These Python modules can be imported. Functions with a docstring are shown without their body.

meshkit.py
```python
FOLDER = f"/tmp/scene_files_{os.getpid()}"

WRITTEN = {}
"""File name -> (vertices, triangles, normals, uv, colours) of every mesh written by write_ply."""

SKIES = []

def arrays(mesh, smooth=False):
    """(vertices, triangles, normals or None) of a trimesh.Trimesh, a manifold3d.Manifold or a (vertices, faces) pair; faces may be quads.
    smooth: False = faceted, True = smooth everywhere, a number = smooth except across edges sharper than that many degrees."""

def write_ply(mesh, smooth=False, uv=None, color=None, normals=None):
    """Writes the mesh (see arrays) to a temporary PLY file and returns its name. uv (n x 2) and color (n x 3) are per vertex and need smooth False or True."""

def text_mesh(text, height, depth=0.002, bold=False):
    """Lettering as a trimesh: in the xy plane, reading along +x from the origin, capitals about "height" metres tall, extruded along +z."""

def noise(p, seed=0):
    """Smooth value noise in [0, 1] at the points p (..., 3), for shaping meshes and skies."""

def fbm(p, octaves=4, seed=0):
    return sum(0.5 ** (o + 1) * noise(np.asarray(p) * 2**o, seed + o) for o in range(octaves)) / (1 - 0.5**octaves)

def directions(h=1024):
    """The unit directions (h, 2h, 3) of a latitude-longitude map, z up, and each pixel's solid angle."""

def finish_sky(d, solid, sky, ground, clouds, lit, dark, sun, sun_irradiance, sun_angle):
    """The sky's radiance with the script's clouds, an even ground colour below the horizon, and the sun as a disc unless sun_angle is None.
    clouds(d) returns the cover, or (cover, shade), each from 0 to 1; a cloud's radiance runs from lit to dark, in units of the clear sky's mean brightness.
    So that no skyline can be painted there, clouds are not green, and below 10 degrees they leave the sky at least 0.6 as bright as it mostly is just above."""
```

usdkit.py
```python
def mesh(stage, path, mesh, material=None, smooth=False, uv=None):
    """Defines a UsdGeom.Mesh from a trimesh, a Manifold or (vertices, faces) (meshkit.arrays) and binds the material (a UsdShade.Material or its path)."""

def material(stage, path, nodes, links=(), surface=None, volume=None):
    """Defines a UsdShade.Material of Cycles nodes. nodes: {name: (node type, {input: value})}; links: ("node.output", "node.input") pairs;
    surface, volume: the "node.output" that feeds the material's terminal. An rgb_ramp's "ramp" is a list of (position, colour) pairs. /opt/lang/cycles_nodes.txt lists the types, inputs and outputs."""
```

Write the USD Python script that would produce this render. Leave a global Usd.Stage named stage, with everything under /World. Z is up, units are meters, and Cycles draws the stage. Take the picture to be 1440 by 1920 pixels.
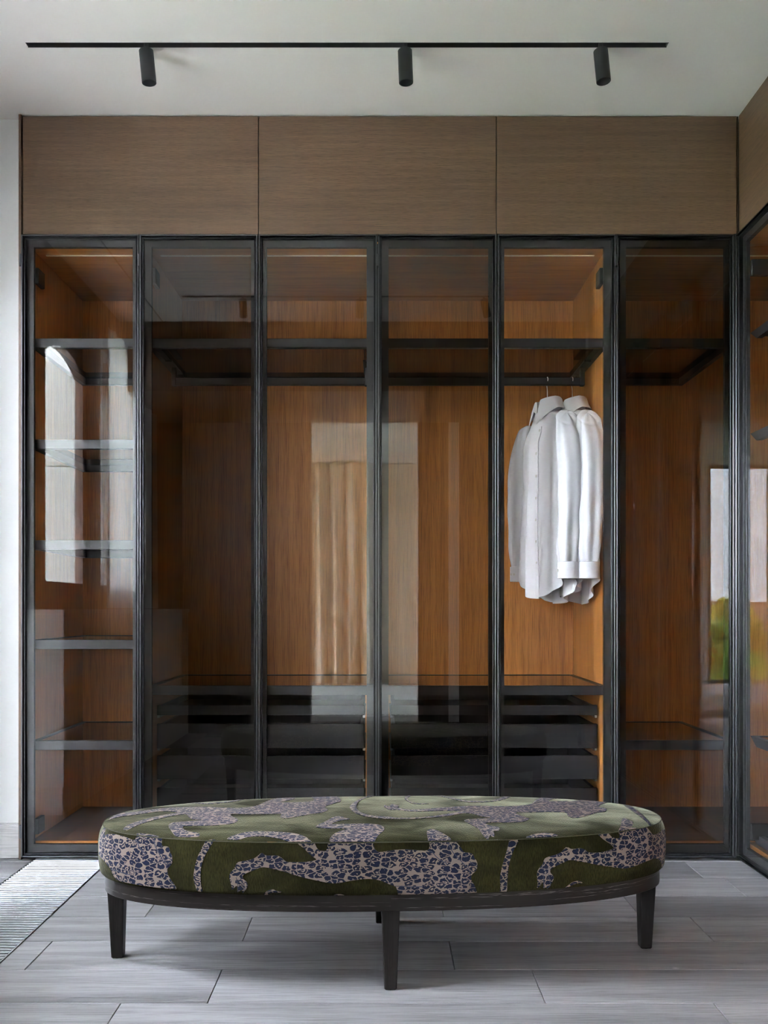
import math, random
import numpy as np, trimesh, manifold3d as m3, usdkit, meshkit
import shapely
from shapely.geometry import Polygon, box as sbox, LineString
from pxr import Gf, Sdf, Usd, UsdGeom, UsdLux, UsdShade, Vt

stage = Usd.Stage.CreateInMemory()
UsdGeom.SetStageUpAxis(stage, 'Z')
UsdGeom.SetStageMetersPerUnit(stage, 1.0)
world = UsdGeom.Xform.Define(stage, '/World')
stage.SetDefaultPrim(world.GetPrim())
rng = np.random.default_rng(7)
random.seed(7)

# ------------------------------------------------------------------ camera, sky, lamps, exposure
CAM_H, DEPTH = 0.947, 3.41           # eye height; distance to the wardrobe fronts
cam = UsdGeom.Camera.Define(stage, '/World/camera')
cam.AddTranslateOp().Set(Gf.Vec3d(0, 0, CAM_H))
cam.AddRotateXOp().Set(90.0)
cam.CreateHorizontalApertureAttr(24.0)
cam.CreateVerticalApertureAttr(32.0)
cam.CreateFocalLengthAttr(24.0 * 1700 / 1440)
cam.CreateHorizontalApertureOffsetAttr(24.0 * 8 / 1440)
cam.CreateVerticalApertureOffsetAttr(24.0 * 180 / 1440)
cam.CreateClippingRangeAttr(Gf.Vec2f(0.02, 2000))
cam.CreateFStopAttr(0.0)
cam.CreateExposureAttr(1.66)

sky = UsdLux.DomeLight.Define(stage, '/World/sky_light')      # an even, pale overcast sky
sky.CreateIntensityAttr(1.0)
sky.CreateColorAttr(Gf.Vec3f(7.8, 8.4, 9.6))

# ------------------------------------------------------------------ helpers
USED = {}
def numbered(parent, name):
    k = (str(parent), name)
    n = USED.get(k, 0)
    USED[k] = n + 1
    return f'{parent}/{name}' if n == 0 else f'{parent}/{name}_{n:03d}'

def where(parent):
    return '/World' if parent is None else str(parent.GetPath())

def tag(prim, label=None, cat=None, group=None, kind=None):
    for k, v in (('label', label), ('category', cat), ('group', group), ('kind', kind)):
        if v:
            prim.SetCustomDataByKey(k, v)
    return prim

def thing(name, label=None, cat=None, loc=(0, 0, 0), rz=0.0, group=None, kind=None):
    x = UsdGeom.Xform.Define(stage, numbered('/World', name))
    if any(loc) or rz:
        x.AddTranslateOp().Set(Gf.Vec3d(*map(float, loc)))
        if rz:
            x.AddRotateZOp().Set(math.degrees(rz))
    return tag(x.GetPrim(), label, cat, group, kind)

def cat_mesh(ms):
    vs, fs, n = [], [], 0
    for m in ms:
        v, f, _ = meshkit.arrays(m)
        vs.append(v); fs.append(f + n); n += len(v)
    return np.vstack(vs), np.vstack(fs)

def obj(name, mesh, mat, parent=None, smooth=False, uv=None, normals=None):
    if isinstance(mesh, list):
        mesh = cat_mesh(mesh)
    path = numbered(where(parent), name)
    g = usdkit.mesh(stage, path, mesh, MAT[mat], smooth=smooth, uv=uv)
    if normals is not None:
        g.CreateNormalsAttr(Vt.Vec3fArray.FromNumpy(np.asarray(normals, np.float32)))
        g.SetNormalsInterpolation('vertex')
    return g.GetPrim()

def dup(root, loc, label, cat, group=None, rz=0.0):
    x = UsdGeom.Xform.Define(stage, numbered('/World', root.GetName()))
    p = x.GetPrim()
    p.GetReferences().AddInternalReference(root.GetPath())
    p.SetInstanceable(True)
    x.ClearXformOpOrder()
    x.AddTranslateOp().Set(Gf.Vec3d(*map(float, loc)))
    if rz:
        x.AddRotateZOp().Set(math.degrees(rz))
    return tag(p, label, cat, group)

def bx(x0, x1, y0, y1, z0, z1, c=0.0):
    """a box, its edges chamfered by c"""
    if c <= 0:
        v = np.array([[x, y, z] for x in (x0, x1) for y in (y0, y1) for z in (z0, z1)], float)
        f = np.array([[0, 1, 3], [0, 3, 2], [4, 6, 7], [4, 7, 5], [0, 4, 5], [0, 5, 1], [2, 3, 7], [2, 7, 6], [0, 2, 6], [0, 6, 4], [1, 5, 7], [1, 7, 3]])
        return v, f
    pts = []
    for x, sx in ((x0, 1), (x1, -1)):
        for y, sy in ((y0, 1), (y1, -1)):
            for z, sz in ((z0, 1), (z1, -1)):
                pts += [(x + sx * c, y + sy * c, z), (x + sx * c, y, z + sz * c), (x, y + sy * c, z + sz * c)]
    m = m3.Manifold.hull_points(np.array(pts, float)).to_mesh()
    return np.array(m.vert_properties[:, :3], float), np.array(m.tri_verts)

def tube(points, radius, sides=10):
    """a round bar along a polyline, closed at both ends"""
    p = np.asarray(points, float)
    r = np.broadcast_to(radius, (len(p),))
    t = np.gradient(p, axis=0)
    t /= np.linalg.norm(t, axis=1, keepdims=True) + 1e-12
    a = np.cross(t[0], [0, 0, 1.0] if abs(t[0][2]) < .9 else [1.0, 0, 0])
    a /= np.linalg.norm(a)
    rows = []
    for i in range(len(p)):
        a = a - t[i] * (a @ t[i]); a /= np.linalg.norm(a)
        b = np.cross(t[i], a)
        ang = np.arange(sides) * 2 * np.pi / sides
        rows.append(p[i] + r[i] * (np.cos(ang)[:, None] * a + np.sin(ang)[:, None] * b))
    return loft(rows, caps=True)

def loft(rows, caps=False, closed=True):
    """a skin over rows of points with equal counts"""
    n, k = len(rows), len(rows[0])
    v = np.vstack(rows)
    f = []
    for i in range(n - 1):
        for j in range(k if closed else k - 1):
            q = (i * k + j, i * k + (j + 1) % k, (i + 1) * k + (j + 1) % k, (i + 1) * k + j)
            f += [(q[0], q[1], q[2]), (q[0], q[2], q[3])]
    if caps:
        for r, flip in ((0, True), (n - 1, False)):
            c = len(v)
            v = np.vstack([v, np.mean(rows[r], 0)])
            for j in range(k):
                e = (r * k + j, r * k + (j + 1) % k, c)
                f.append(e[::-1] if flip else e)
    return v, np.array(f)

def lathe(profile, sides=32, loc=(0, 0, 0)):
    rows = []
    ang = np.arange(sides) * 2 * np.pi / sides
    for r, z in profile:
        rows.append(np.c_[r * np.cos(ang), r * np.sin(ang), np.full(sides, z)] + np.array(loc))
    return loft(rows)

def turn(m, R, loc=(0, 0, 0)):
    v, f, _ = meshkit.arrays(m)
    return v @ np.asarray(R, float).T + np.asarray(loc, float), f

# ------------------------------------------------------------------ materials
MAT = {}
def mat(name, nodes, links=(), surface='p.BSDF'):
    MAT[name] = usdkit.material(stage, '/World/Looks/' + name, nodes, links, surface=surface)

def plain(name, color, rough=.5, metallic=0.0, spec=.5, **kw):
    mat(name, {'p': ('principled_bsdf', {'base_color': color, 'roughness': rough, 'metallic': metallic, 'specular_ior_level': spec, **kw})})

def painted(name, color, rough=.85, bump=.02, scale=60):
    mat(name, {'g': ('geometry', {}), 'n': ('noise_texture', {'scale': scale, 'detail': 4}),
               'b': ('bump', {'strength': bump, 'distance': .01}),
               'p': ('principled_bsdf', {'base_color': color, 'roughness': rough, 'specular_ior_level': .25})},
        [('g.position', 'n.vector'), ('n.fac', 'b.height'), ('b.normal', 'p.normal')])

def wood(name, dark, light, grain, fine=1.0, long_=.8, rough=.45, bump=.15, spec=.5, contrast=(.32, .68), pore=None, rand=0.0, coat=0.0):
    """veneer: long streaks along the axis 'grain', with fine pores"""
    cross = 26.0 * fine
    sc = [cross, cross, cross]; sc['xyz'.index(grain)] = long_
    sp = [c * 9 for c in sc]; sp['xyz'.index(grain)] = 11.0 * long_
    sw = [2.2, 2.2, 2.2]; sw['xyz'.index(grain)] = .35
    nodes = {'g': ('geometry', {}), 'o': ('object_info', {}), 'os': ('vector_math', {'math_type': 'scale', 'vector1': (13.0, 7.0, 17.0)}),
             'oa': ('vector_math', {'math_type': 'add'}),
             'm1': ('mapping', {'scale': sc}), 'm2': ('mapping', {'scale': sp}), 'm3': ('mapping', {'scale': sw}),
             'n1': ('noise_texture', {'scale': 1.0, 'detail': 6, 'roughness': .62, 'distortion': .35}),
             'n2': ('noise_texture', {'scale': 1.0, 'detail': 3, 'roughness': .6}),
             'n3': ('noise_texture', {'scale': 1.0, 'detail': 3, 'distortion': 1.2}),
             'ad': ('math', {'math_type': 'multiply_add', 'value2': .5}),
             'r1': ('rgb_ramp', {'ramp': [(contrast[0], dark), (contrast[1], light)]}),
             'r2': ('rgb_ramp', {'ramp': [(.36, pore or (.55, .55, .55)), (.52, (1, 1, 1))]}),
             'mx': ('mix', {'mix_type': 'multiply', 'fac': 1.0}),
             'v': ('map_range', {'from_min': 0.0, 'from_max': 1.0, 'to_min': 1 - rand, 'to_max': 1 + rand}),
             'mv': ('hsv', {'saturation': 1.0, 'hue': .5, 'fac': 1.0}),
             'b': ('bump', {'strength': bump, 'distance': .002}),
             'p': ('principled_bsdf', {'roughness': rough, 'specular_ior_level': spec, 'coat_weight': coat, 'coat_roughness': .15})}
    links = [('o.random', 'os.scale'), ('g.position', 'oa.vector1'), ('os.vector', 'oa.vector2'),
             ('oa.vector', 'm1.vector'), ('oa.vector', 'm2.vector'), ('oa.vector', 'm3.vector'),
             ('m1.vector', 'n1.vector'), ('m2.vector', 'n2.vector'), ('m3.vector', 'n3.vector'),
             ('n1.fac', 'ad.value1'), ('n3.fac', 'hf.value1'), ('hf.value', 'ad.value3'),
             ('ad.value', 'r1.fac'), ('n2.fac', 'r2.fac'), ('r1.color', 'mx.color1'), ('r2.color', 'mx.color2'),
             ('o.random', 'v.value'), ('v.result', 'mv.value'), ('mx.color', 'mv.color'), ('mv.color', 'p.base_color'),
             ('n2.fac', 'b.height'), ('b.normal', 'p.normal')]
    nodes['hf'] = ('math', {'math_type': 'multiply', 'value2': .5})
    mat(name, nodes, links)

def pane(name, tint, base=.045, rough=0.0, gain=.96):
    """thin glass: straight-through tinted, mirrored by the angle of view (Schlick)"""
    mat(name, {'lw': ('layer_weight', {'blend': .5}), 'pw': ('math', {'math_type': 'power', 'value2': 5.0}),
               'ma': ('math', {'math_type': 'multiply_add', 'value2': gain, 'value3': base, 'use_clamp': True}),
               't': ('transparent_bsdf', {'color': tint}), 'gl': ('glossy_bsdf', {'color': (1, 1, 1), 'roughness': rough}),
               'x': ('mix_closure', {})},
        [('lw.facing', 'pw.value1'), ('pw.value', 'ma.value1'), ('ma.value', 'x.fac'), ('t.BSDF', 'x.closure1'), ('gl.BSDF', 'x.closure2')], surface='x.closure')

painted('wall_paint', (.80, .80, .79))
painted('terrace_stone', (.22, .21, .19))
painted('ceiling_paint', (.795, .775, .75), rough=.9)
wood('smoked_oak', (.073, .0425, .024), (.166, .0985, .056), 'x', fine=3.2, long_=2.6, rough=.40, bump=.12, pore=(.6, .58, .56))
wood('smoked_oak_side', (.073, .0425, .024), (.166, .0985, .056), 'y', fine=3.2, long_=2.6, rough=.40, bump=.12, pore=(.6, .58, .56))
wood('amber_oak', (.285, .106, .023), (.57, .24, .056), 'z', fine=1.6, rough=.4, bump=.08, pore=(.66, .6, .55))
wood('amber_oak_flat', (.285, .106, .023), (.57, .24, .056), 'x', fine=1.6, rough=.4, bump=.08, pore=(.66, .6, .55))
wood('umber_oak', (.07, .030, .014), (.13, .058, .028), 'x', fine=1.4, rough=.35, bump=.05)
wood('dark_panel', (.045, .022, .012), (.09, .045, .026), 'z', fine=1.4, rough=.45, bump=.05)
wood('window_wood', (.06, .028, .016), (.11, .05, .03), 'z', fine=1.4, rough=.4, bump=.05)
for i, (d, l) in enumerate((((.13, .123, .126), (.325, .311, .317)), ((.112, .106, .109), (.30, .287, .293)), ((.145, .138, .141), (.345, .331, .337)))):
    wood(f'grey_oak_floor_{i}', d, l, 'x', fine=.8, rough=.42, bump=.25, pore=(.72, .72, .72), rand=.10, contrast=(.36, .60))
wood('whitewashed_oak', (.52, .50, .49), (.78, .77, .765), 'x', fine=.7, rough=.5, bump=.1, pore=(.8, .8, .8))
wood('black_oak', (.009, .0075, .0068), (.021, .017, .015), 'z', fine=1.0, rough=.45, bump=.2, spec=.14, pore=(.7, .7, .7))
plain('dark_aluminium', (.115, .117, .123), .3, 1.0)
plain('black_aluminium', (.035, .035, .037), .3, 1.0)
plain('dark_flange', (.016, .016, .016), .55)
plain('black_metal', (.014, .0145, .0155), .42, .0, .45)
plain('black_lacquer', (.013, .013, .0145), .38, .0, .4)
plain('matt_black', (.012, .013, .013), .45, 0.0, .5)
plain('slot_black', (.004, .004, .004), .7)
plain('hinge_black', (.01, .01, .01), .5)
plain('silver_metal', (.78, .79, .81), .28, 1.0)
plain('grille_metal', (.50, .51, .54), .42, .85)
plain('chrome', (.8, .8, .8), .35, .7)
plain('led_diffuser', (.80, .74, .60), .5)
plain('hanger_wood', (.55, .30, .11), .35)
plain('button_pearl', (.72, .70, .64), .25)
plain('rubber_dark', (.02, .02, .02), .6)
plain('spot_lens', (.05, .05, .05), .15)
pane('door_glass', (.985, .98, .978), base=.030)
pane('dark_door_glass', (.70, .675, .65), base=.042)
pane('smoked_glass', (.55, .50, .47), base=.05)
pane('window_glass', (.96, .97, .97), base=.03)

mat('shirt_cotton', {'g': ('geometry', {}), 'n': ('noise_texture', {'scale': 900.0, 'detail': 2}), 'b': ('bump', {'strength': .05, 'distance': .001}),
                     'p': ('principled_bsdf', {'base_color': (.80, .79, .82), 'roughness': .75, 'specular_ior_level': .2, 'sheen_weight': .15}),
                     't': ('translucent_bsdf', {'color': (.75, .74, .78)}), 'x': ('mix_closure', {'fac': .18})},
    [('g.position', 'n.vector'), ('n.fac', 'b.height'), ('b.normal', 'p.normal'), ('p.BSDF', 'x.closure1'), ('t.BSDF', 'x.closure2')], surface='x.closure')
def drape(name, color, through):
    mat(name, {'d': ('diffuse_bsdf', {'color': color}), 't': ('translucent_bsdf', {'color': color}), 'x': ('mix_closure', {'fac': through})},
        [('d.BSDF', 'x.closure1'), ('t.BSDF', 'x.closure2')], surface='x.closure')
drape('linen_drape', (.84, .73, .58), .1)
drape('sheer_drape', (.93, .93, .93), .75)

# velvet: olive pile, brushed this way and that
mat('green_velvet', {'g': ('geometry', {}), 'm': ('mapping', {'scale': (5.0, 9.0, 9.0)}), 'n': ('noise_texture', {'scale': 1.0, 'detail': 3, 'distortion': .8}),
                     'w': ('mapping', {'scale': (420.0, 160.0, 90.0)}), 'nw': ('noise_texture', {'scale': 1.0, 'detail': 2}),
                     'r': ('rgb_ramp', {'ramp': [(.35, (.0115, .0105, .0035)), (.62, (.027, .0245, .0085))]}),
                     'rw': ('rgb_ramp', {'ramp': [(.3, (.6, .6, .6)), (.7, (1.25, 1.25, 1.2))]}),
                     'x': ('mix', {'mix_type': 'multiply', 'fac': 1.0}),
                     'sw': ('map_range', {'from_min': .35, 'from_max': .65, 'to_min': .06, 'to_max': .60, 'clamp': True}),
                     'b': ('bump', {'strength': .5, 'distance': .002}),
                     'p': ('principled_bsdf', {'roughness': .8, 'specular_ior_level': .06, 'sheen_roughness': .28, 'sheen_tint': (.86, .85, .62)})},
    [('g.position', 'm.vector'), ('m.vector', 'n.vector'), ('g.position', 'w.vector'), ('w.vector', 'nw.vector'), ('n.fac', 'r.fac'), ('nw.fac', 'rw.fac'),
     ('r.color', 'x.color1'), ('rw.color', 'x.color2'), ('x.color', 'p.base_color'), ('n.fac', 'sw.value'), ('sw.result', 'p.sheen_weight'),
     ('nw.fac', 'b.height'), ('b.normal', 'p.normal')])
# woven spots: navy blotches and rings on sandy satin, in the cloth's own coordinates (metres)
mat('spotted_weave', {'uv': ('attribute', {'attribute': 'st'}), 'm': ('mapping', {'scale': (50.0, 76.0, 1.0)}),
                      'dn': ('noise_texture', {'dimensions': '2D', 'scale': 1.1, 'detail': 2}), 'dv': ('vector_math', {'math_type': 'scale', 'scale': .75}), 'da': ('vector_math', {'math_type': 'add'}),
                      'v': ('voronoi_texture', {'dimensions': '2D', 'feature': 'distance_to_edge', 'scale': 1.0, 'randomness': .9}),
                      'c': ('voronoi_texture', {'dimensions': '2D', 'feature': 'f1', 'scale': 1.0, 'randomness': .9}),
                      'ed': ('map_range', {'from_min': .055, 'from_max': .085, 'clamp': True}), 'rd': ('map_range', {'from_min': .58, 'from_max': .53, 'clamp': True}), 'bm': ('mapping', {'scale': (100.0, 150.0, 1.0)}), 'bn': ('noise_texture', {'dimensions': '2D', 'scale': 1.0, 'detail': 1}), 'bt': ('map_range', {'from_min': .30, 'from_max': .34, 'clamp': True}), 'f2': ('math', {'math_type': 'multiply'}), 'f3': ('math', {'math_type': 'multiply'}),
                      'ctr': ('map_range', {'from_min': .15, 'from_max': .20, 'clamp': True}),
                      'sep': ('separate_color', {}), 'pick': ('math', {'math_type': 'less_than', 'value2': .62}),
                      'ring': ('math', {'math_type': 'maximum'}), 'fac': ('math', {'math_type': 'multiply'}),
                      'mix': ('mix', {'color1': (.205, .158, .130), 'color2': (.011, .014, .032)}),
                      'wv': ('mapping', {'scale': (900.0, 900.0, 1.0)}), 'ww': ('noise_texture', {'dimensions': '2D', 'scale': 1.0, 'detail': 1}),
                      'b': ('bump', {'strength': .2, 'distance': .001}),
                      'p': ('principled_bsdf', {'roughness': .5, 'specular_ior_level': .07, 'sheen_weight': .012, 'sheen_roughness': .4, 'sheen_tint': (.6, .68, 1.0)})},
    [('uv.vector', 'm.vector'), ('m.vector', 'dn.vector'), ('dn.color', 'dv.vector1'), ('m.vector', 'da.vector1'), ('dv.vector', 'da.vector2'),
     ('da.vector', 'v.vector'), ('da.vector', 'c.vector'), ('v.distance', 'ed.value'), ('c.distance', 'ctr.value'), ('c.color', 'sep.color'), ('sep.r', 'pick.value1'),
     ('ctr.result', 'ring.value1'), ('pick.value', 'ring.value2'), ('ring.value', 'fac.value1'), ('ed.result', 'fac.value2'), ('fac.value', 'f2.value1'), ('c.distance', 'rd.value'), ('rd.result', 'f2.value2'), ('uv.vector', 'bm.vector'), ('bm.vector', 'bn.vector'), ('bn.fac', 'bt.value'), ('f2.value', 'f3.value1'), ('bt.result', 'f3.value2'), ('f3.value', 'mix.fac'),
     ('mix.color', 'p.base_color'), ('uv.vector', 'wv.vector'), ('wv.vector', 'ww.vector'), ('ww.fac', 'b.height'), ('b.normal', 'p.normal')])
plain('navy_stitch', (.016, .020, .045), .6)
plain('seam_thread', (.028, .027, .010), .8)
# the apron of the bench: black oak whose pores show pale
mat('limed_oak', {'uv': ('attribute', {'attribute': 'st'}), 'm': ('mapping', {'scale': (1.1, 120.0, 1.0)}), 'n': ('noise_texture', {'dimensions': '2D', 'scale': 1.0, 'detail': 5, 'roughness': .55, 'distortion': .8}),
                  'm2': ('mapping', {'scale': (28.0, 600.0, 1.0)}), 'n2': ('noise_texture', {'dimensions': '2D', 'scale': 1.0, 'detail': 2}),
                  'r': ('rgb_ramp', {'ramp': [(.58, (0, 0, 0)), (.66, (1, 1, 1))]}), 'r2': ('rgb_ramp', {'ramp': [(.48, (0, 0, 0)), (.62, (1, 1, 1))]}),
                  'mm': ('mix', {'mix_type': 'multiply', 'fac': 1.0}), 'bw': ('rgb_to_bw', {}), 'c': ('mix', {'color1': (.016, .0125, .011), 'color2': (.11, .10, .095)}),
                  'b': ('bump', {'strength': .15, 'distance': .001}), 'p': ('principled_bsdf', {'roughness': .42, 'specular_ior_level': .18})},
    [('uv.vector', 'm.vector'), ('m.vector', 'n.vector'), ('uv.vector', 'm2.vector'), ('m2.vector', 'n2.vector'), ('n.fac', 'r.fac'), ('n2.fac', 'r2.fac'),
     ('r.color', 'mm.color1'), ('r2.color', 'mm.color2'), ('mm.color', 'bw.color'), ('bw.val', 'c.fac'), ('c.color', 'p.base_color'), ('n.fac', 'b.height'), ('b.normal', 'p.normal')])
# travertine outside the window
mat('travertine', {'g': ('geometry', {}), 'm': ('mapping', {'scale': (3.0, 3.0, 14.0)}), 'n': ('noise_texture', {'scale': 1.0, 'detail': 7, 'roughness': .65, 'distortion': .5}),
                   'r': ('rgb_ramp', {'ramp': [(.22, (.35, .33, .29)), (.36, (.78, .77, .74)), (.7, (.86, .855, .83))]}), 'b': ('bump', {'strength': .3, 'distance': .01}),
                   'p': ('principled_bsdf', {'roughness': .8})},
    [('g.position', 'm.vector'), ('m.vector', 'n.vector'), ('n.fac', 'r.fac'), ('r.color', 'p.base_color'), ('n.fac', 'b.height'), ('b.normal', 'p.normal')])
mat('woven_rug', {'g': ('geometry', {}), 'm': ('mapping', {'scale': (6.0, 55.0, 1.0)}), 'n': ('noise_texture', {'scale': 1.0, 'detail': 5, 'roughness': .7}),
                  'r': ('rgb_ramp', {'ramp': [(.3, (.22, .22, .23)), (.5, (.80, .80, .81)), (.8, (.88, .88, .89))]}), 'p': ('principled_bsdf', {'roughness': .9, 'specular_ior_level': .1})},
    [('g.position', 'm.vector'), ('m.vector', 'n.vector'), ('n.fac', 'r.fac'), ('r.color', 'p.base_color')])
def leafy(name, a, b):
    mat(name, {'g': ('geometry', {}), 'n': ('noise_texture', {'scale': 1.3, 'detail': 3}), 'r': ('rgb_ramp', {'ramp': [(.3, a), (.7, b)]}),
               'p': ('principled_bsdf', {'roughness': .6, 'specular_ior_level': .2}), 't': ('translucent_bsdf', {'color': b}), 'x': ('mix_closure', {'fac': .25})},
        [('g.position', 'n.vector'), ('n.fac', 'r.fac'), ('r.color', 'p.base_color'), ('p.BSDF', 'x.closure1'), ('t.BSDF', 'x.closure2')], surface='x.closure')
leafy('leaf_green', (.10, .19, .03), (.30, .38, .08))
leafy('leaf_yellow', (.30, .27, .04), (.52, .43, .09))
plain('bark', (.08, .055, .035), .9)
plain('far_meadow', (.10, .14, .05), .95)
plain('far_plaster', (.55, .52, .47), .9)
plain('far_brick', (.42, .24, .16), .9)
plain('far_pane', (.06, .07, .09), .2)
plain('far_roof', (.25, .12, .08), .9)

# ================================================================== the room
D = DEPTH
XL, XR, TOP = -1.354, 1.352, 2.80          # wardrobe's left side, right wardrobe's front, ceiling
WL = -1.68                                  # left wall
def structure(p, label, cat):
    return tag(p, label, cat, kind='structure')

# floor: a dark sub-floor with grey oak planks laid on it
floor = structure(obj('floor', [bx(-2.1, 2.1, -.12, 4.16, -.06, -.012)], 'rubber_dark'), 'grey oak plank floor of the dressing room', 'floor')
GX0, GX1 = -1.305, -1.012                   # slot of the heating grille
BREAKS = {0: (.80, -.62), 1: (-.413, .3975, 1.62), 2: (.197, -.93, 1.5), 3: (-.39, .95), 4: (.196, .80, -.72), 5: (1.204, -.2), 6: (1.137, -.55),
          -1: (.1, 1.2), -2: (-.5, .6), -3: (.3, -.8), -4: (.9, -.3), -5: (.05, 1.3), -6: (-.6, .7), -7: (.4,), -8: (-.2, 1.0), -9: (.7,), -10: (-.45, .5)}
def planks(parent, rows, x0, x1, holes, pitch=.2015, first=2.173):
    g = .0009
    for k in rows:
        ya, yb = first + pitch * (k - 1), first + pitch * k
        cuts = [x0] + sorted(c for c in BREAKS.get(k, ()) if x0 < c < x1) + [x1]
        for a, b in zip(cuts[:-1], cuts[1:]):
            segs = [(a, b)]
            for h0, h1 in holes:
                segs = [s for p, q in segs for s in ((p, min(q, h0)), (max(p, h1), q)) if s[1] - s[0] > .01]
            for p, q in segs:
                obj('plank', bx(p + g, q - g, ya + g, yb - g, -.012, 0.0, .0012), f'grey_oak_floor_{rng.integers(3)}', parent)
planks(floor, range(-10, 8), WL, 2.0, [(GX0, GX1)])

# ceiling with the slots of two lamp tracks and of the curtain rail
def mf(b):
    v, f = b
    return m3.Manifold(m3.Mesh(vert_properties=np.asarray(v, np.float32), tri_verts=np.asarray(f, np.uint32)))
T1, T2 = 2.9845, 1.42
TR1, TR2 = (-1.162, .948), (-1.18, .65)
slab = m3.Manifold.cube([4.2, 4.28, .12]).translate([-2.1, -.12, TOP])
for (a, b), y in ((TR1, T1), (TR2, T2)):
    slab -= m3.Manifold.cube([b - a, .026, .1]).translate([a, y - .013, TOP - .05])
slab -= m3.Manifold.cube([.02, 2.6, .06]).translate([-1.42, .1, TOP - .03])
structure(obj('ceiling', slab, 'ceiling_paint'), 'plain pale grey ceiling above the wardrobes', 'ceiling')

# walls
structure(obj('wall_back', [bx(-2.05, XL - .001, 3.438, 4.079, -.011, TOP)], 'wall_paint'), 'white wall at the left of the wardrobe', 'wall')
structure(obj('wall_end', [bx(-2.1, 2.1, 4.08, 4.16, -.06, TOP + .1)], 'wall_paint'), 'plain wall behind the wardrobe', 'wall')
structure(obj('wall_right', [bx(2.02, 2.1, -.12, 4.08, -.06, TOP + .1)], 'wall_paint'), 'plain wall behind the right wardrobe', 'wall')
structure(obj('baseboard_left', [bx(-2.0, XL - .004, 3.424, 3.4375, 0.001, .127, .003)], 'whitewashed_oak'), 'whitewashed oak baseboard left of the wardrobe', 'baseboard')
structure(obj('trim_1', [bx(-2.0, XL - .004, 3.426, 3.4375, .1275, .132, .001)], 'whitewashed_oak'), 'thin top bead of the whitewashed baseboard', 'trim')

# left wall: three openings, clad in dark wood above a white sill
def wall_with_holes(y0, y1, x0, x1, z1, holes):
    w = m3.Manifold.cube([x1 - x0, y1 - y0, z1 + .06]).translate([x0, y0, -.06])
    for ya, yb, za, zb, arch in holes:
        h = m3.Manifold.cube([1, yb - ya, zb - za]).translate([x0 - .5, ya, za])
        if arch:
            c = m3.Manifold.cylinder(1.0, 1.0, 1.0, 64).rotate([0, 90, 0])
            half = (yb - ya) / 2
            R = (half * half + arch * arch) / (2 * arch)
            c = m3.Manifold.cylinder(1.0, R, R, 128).rotate([0, 90, 0]).translate([x0 - .5, (ya + yb) / 2, zb + arch - R])
            h = h + (c ^ m3.Manifold.cube([1, yb - ya, arch + .01]).translate([x0 - .5, ya, zb - .005]))
        w -= h
    return w
FD = (2.71, 3.0, 0.0, 2.42)                # french door opening (y0, y1, z0, z1)
WA = (1.56, 2.26, 1.04, 2.28)
WB = (.60, 1.36, 1.04, 2.62)
structure(obj('wall_left', wall_with_holes(-.12, 3.437, WL - .08, WL, TOP, [(*FD, 0), (*WA, .11), (*WB, 0)]), 'dark_panel'), 'dark wood clad wall with windows on the left', 'wall')
structure(obj('wall_sill', [bx(WL, -1.449, -.05, 2.66, 0, .915), bx(WL, -1.440, -.05, 2.668, .915, .94, .004)], 'wall_paint'), 'low white wall under the left windows', 'wall')
structure(obj('trim_2', [bx(WL, -1.449, 2.6605, 2.672, 0, .125, .002)], 'whitewashed_oak'), 'whitewashed oak baseboard at the end of the low wall', 'trim')
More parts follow.
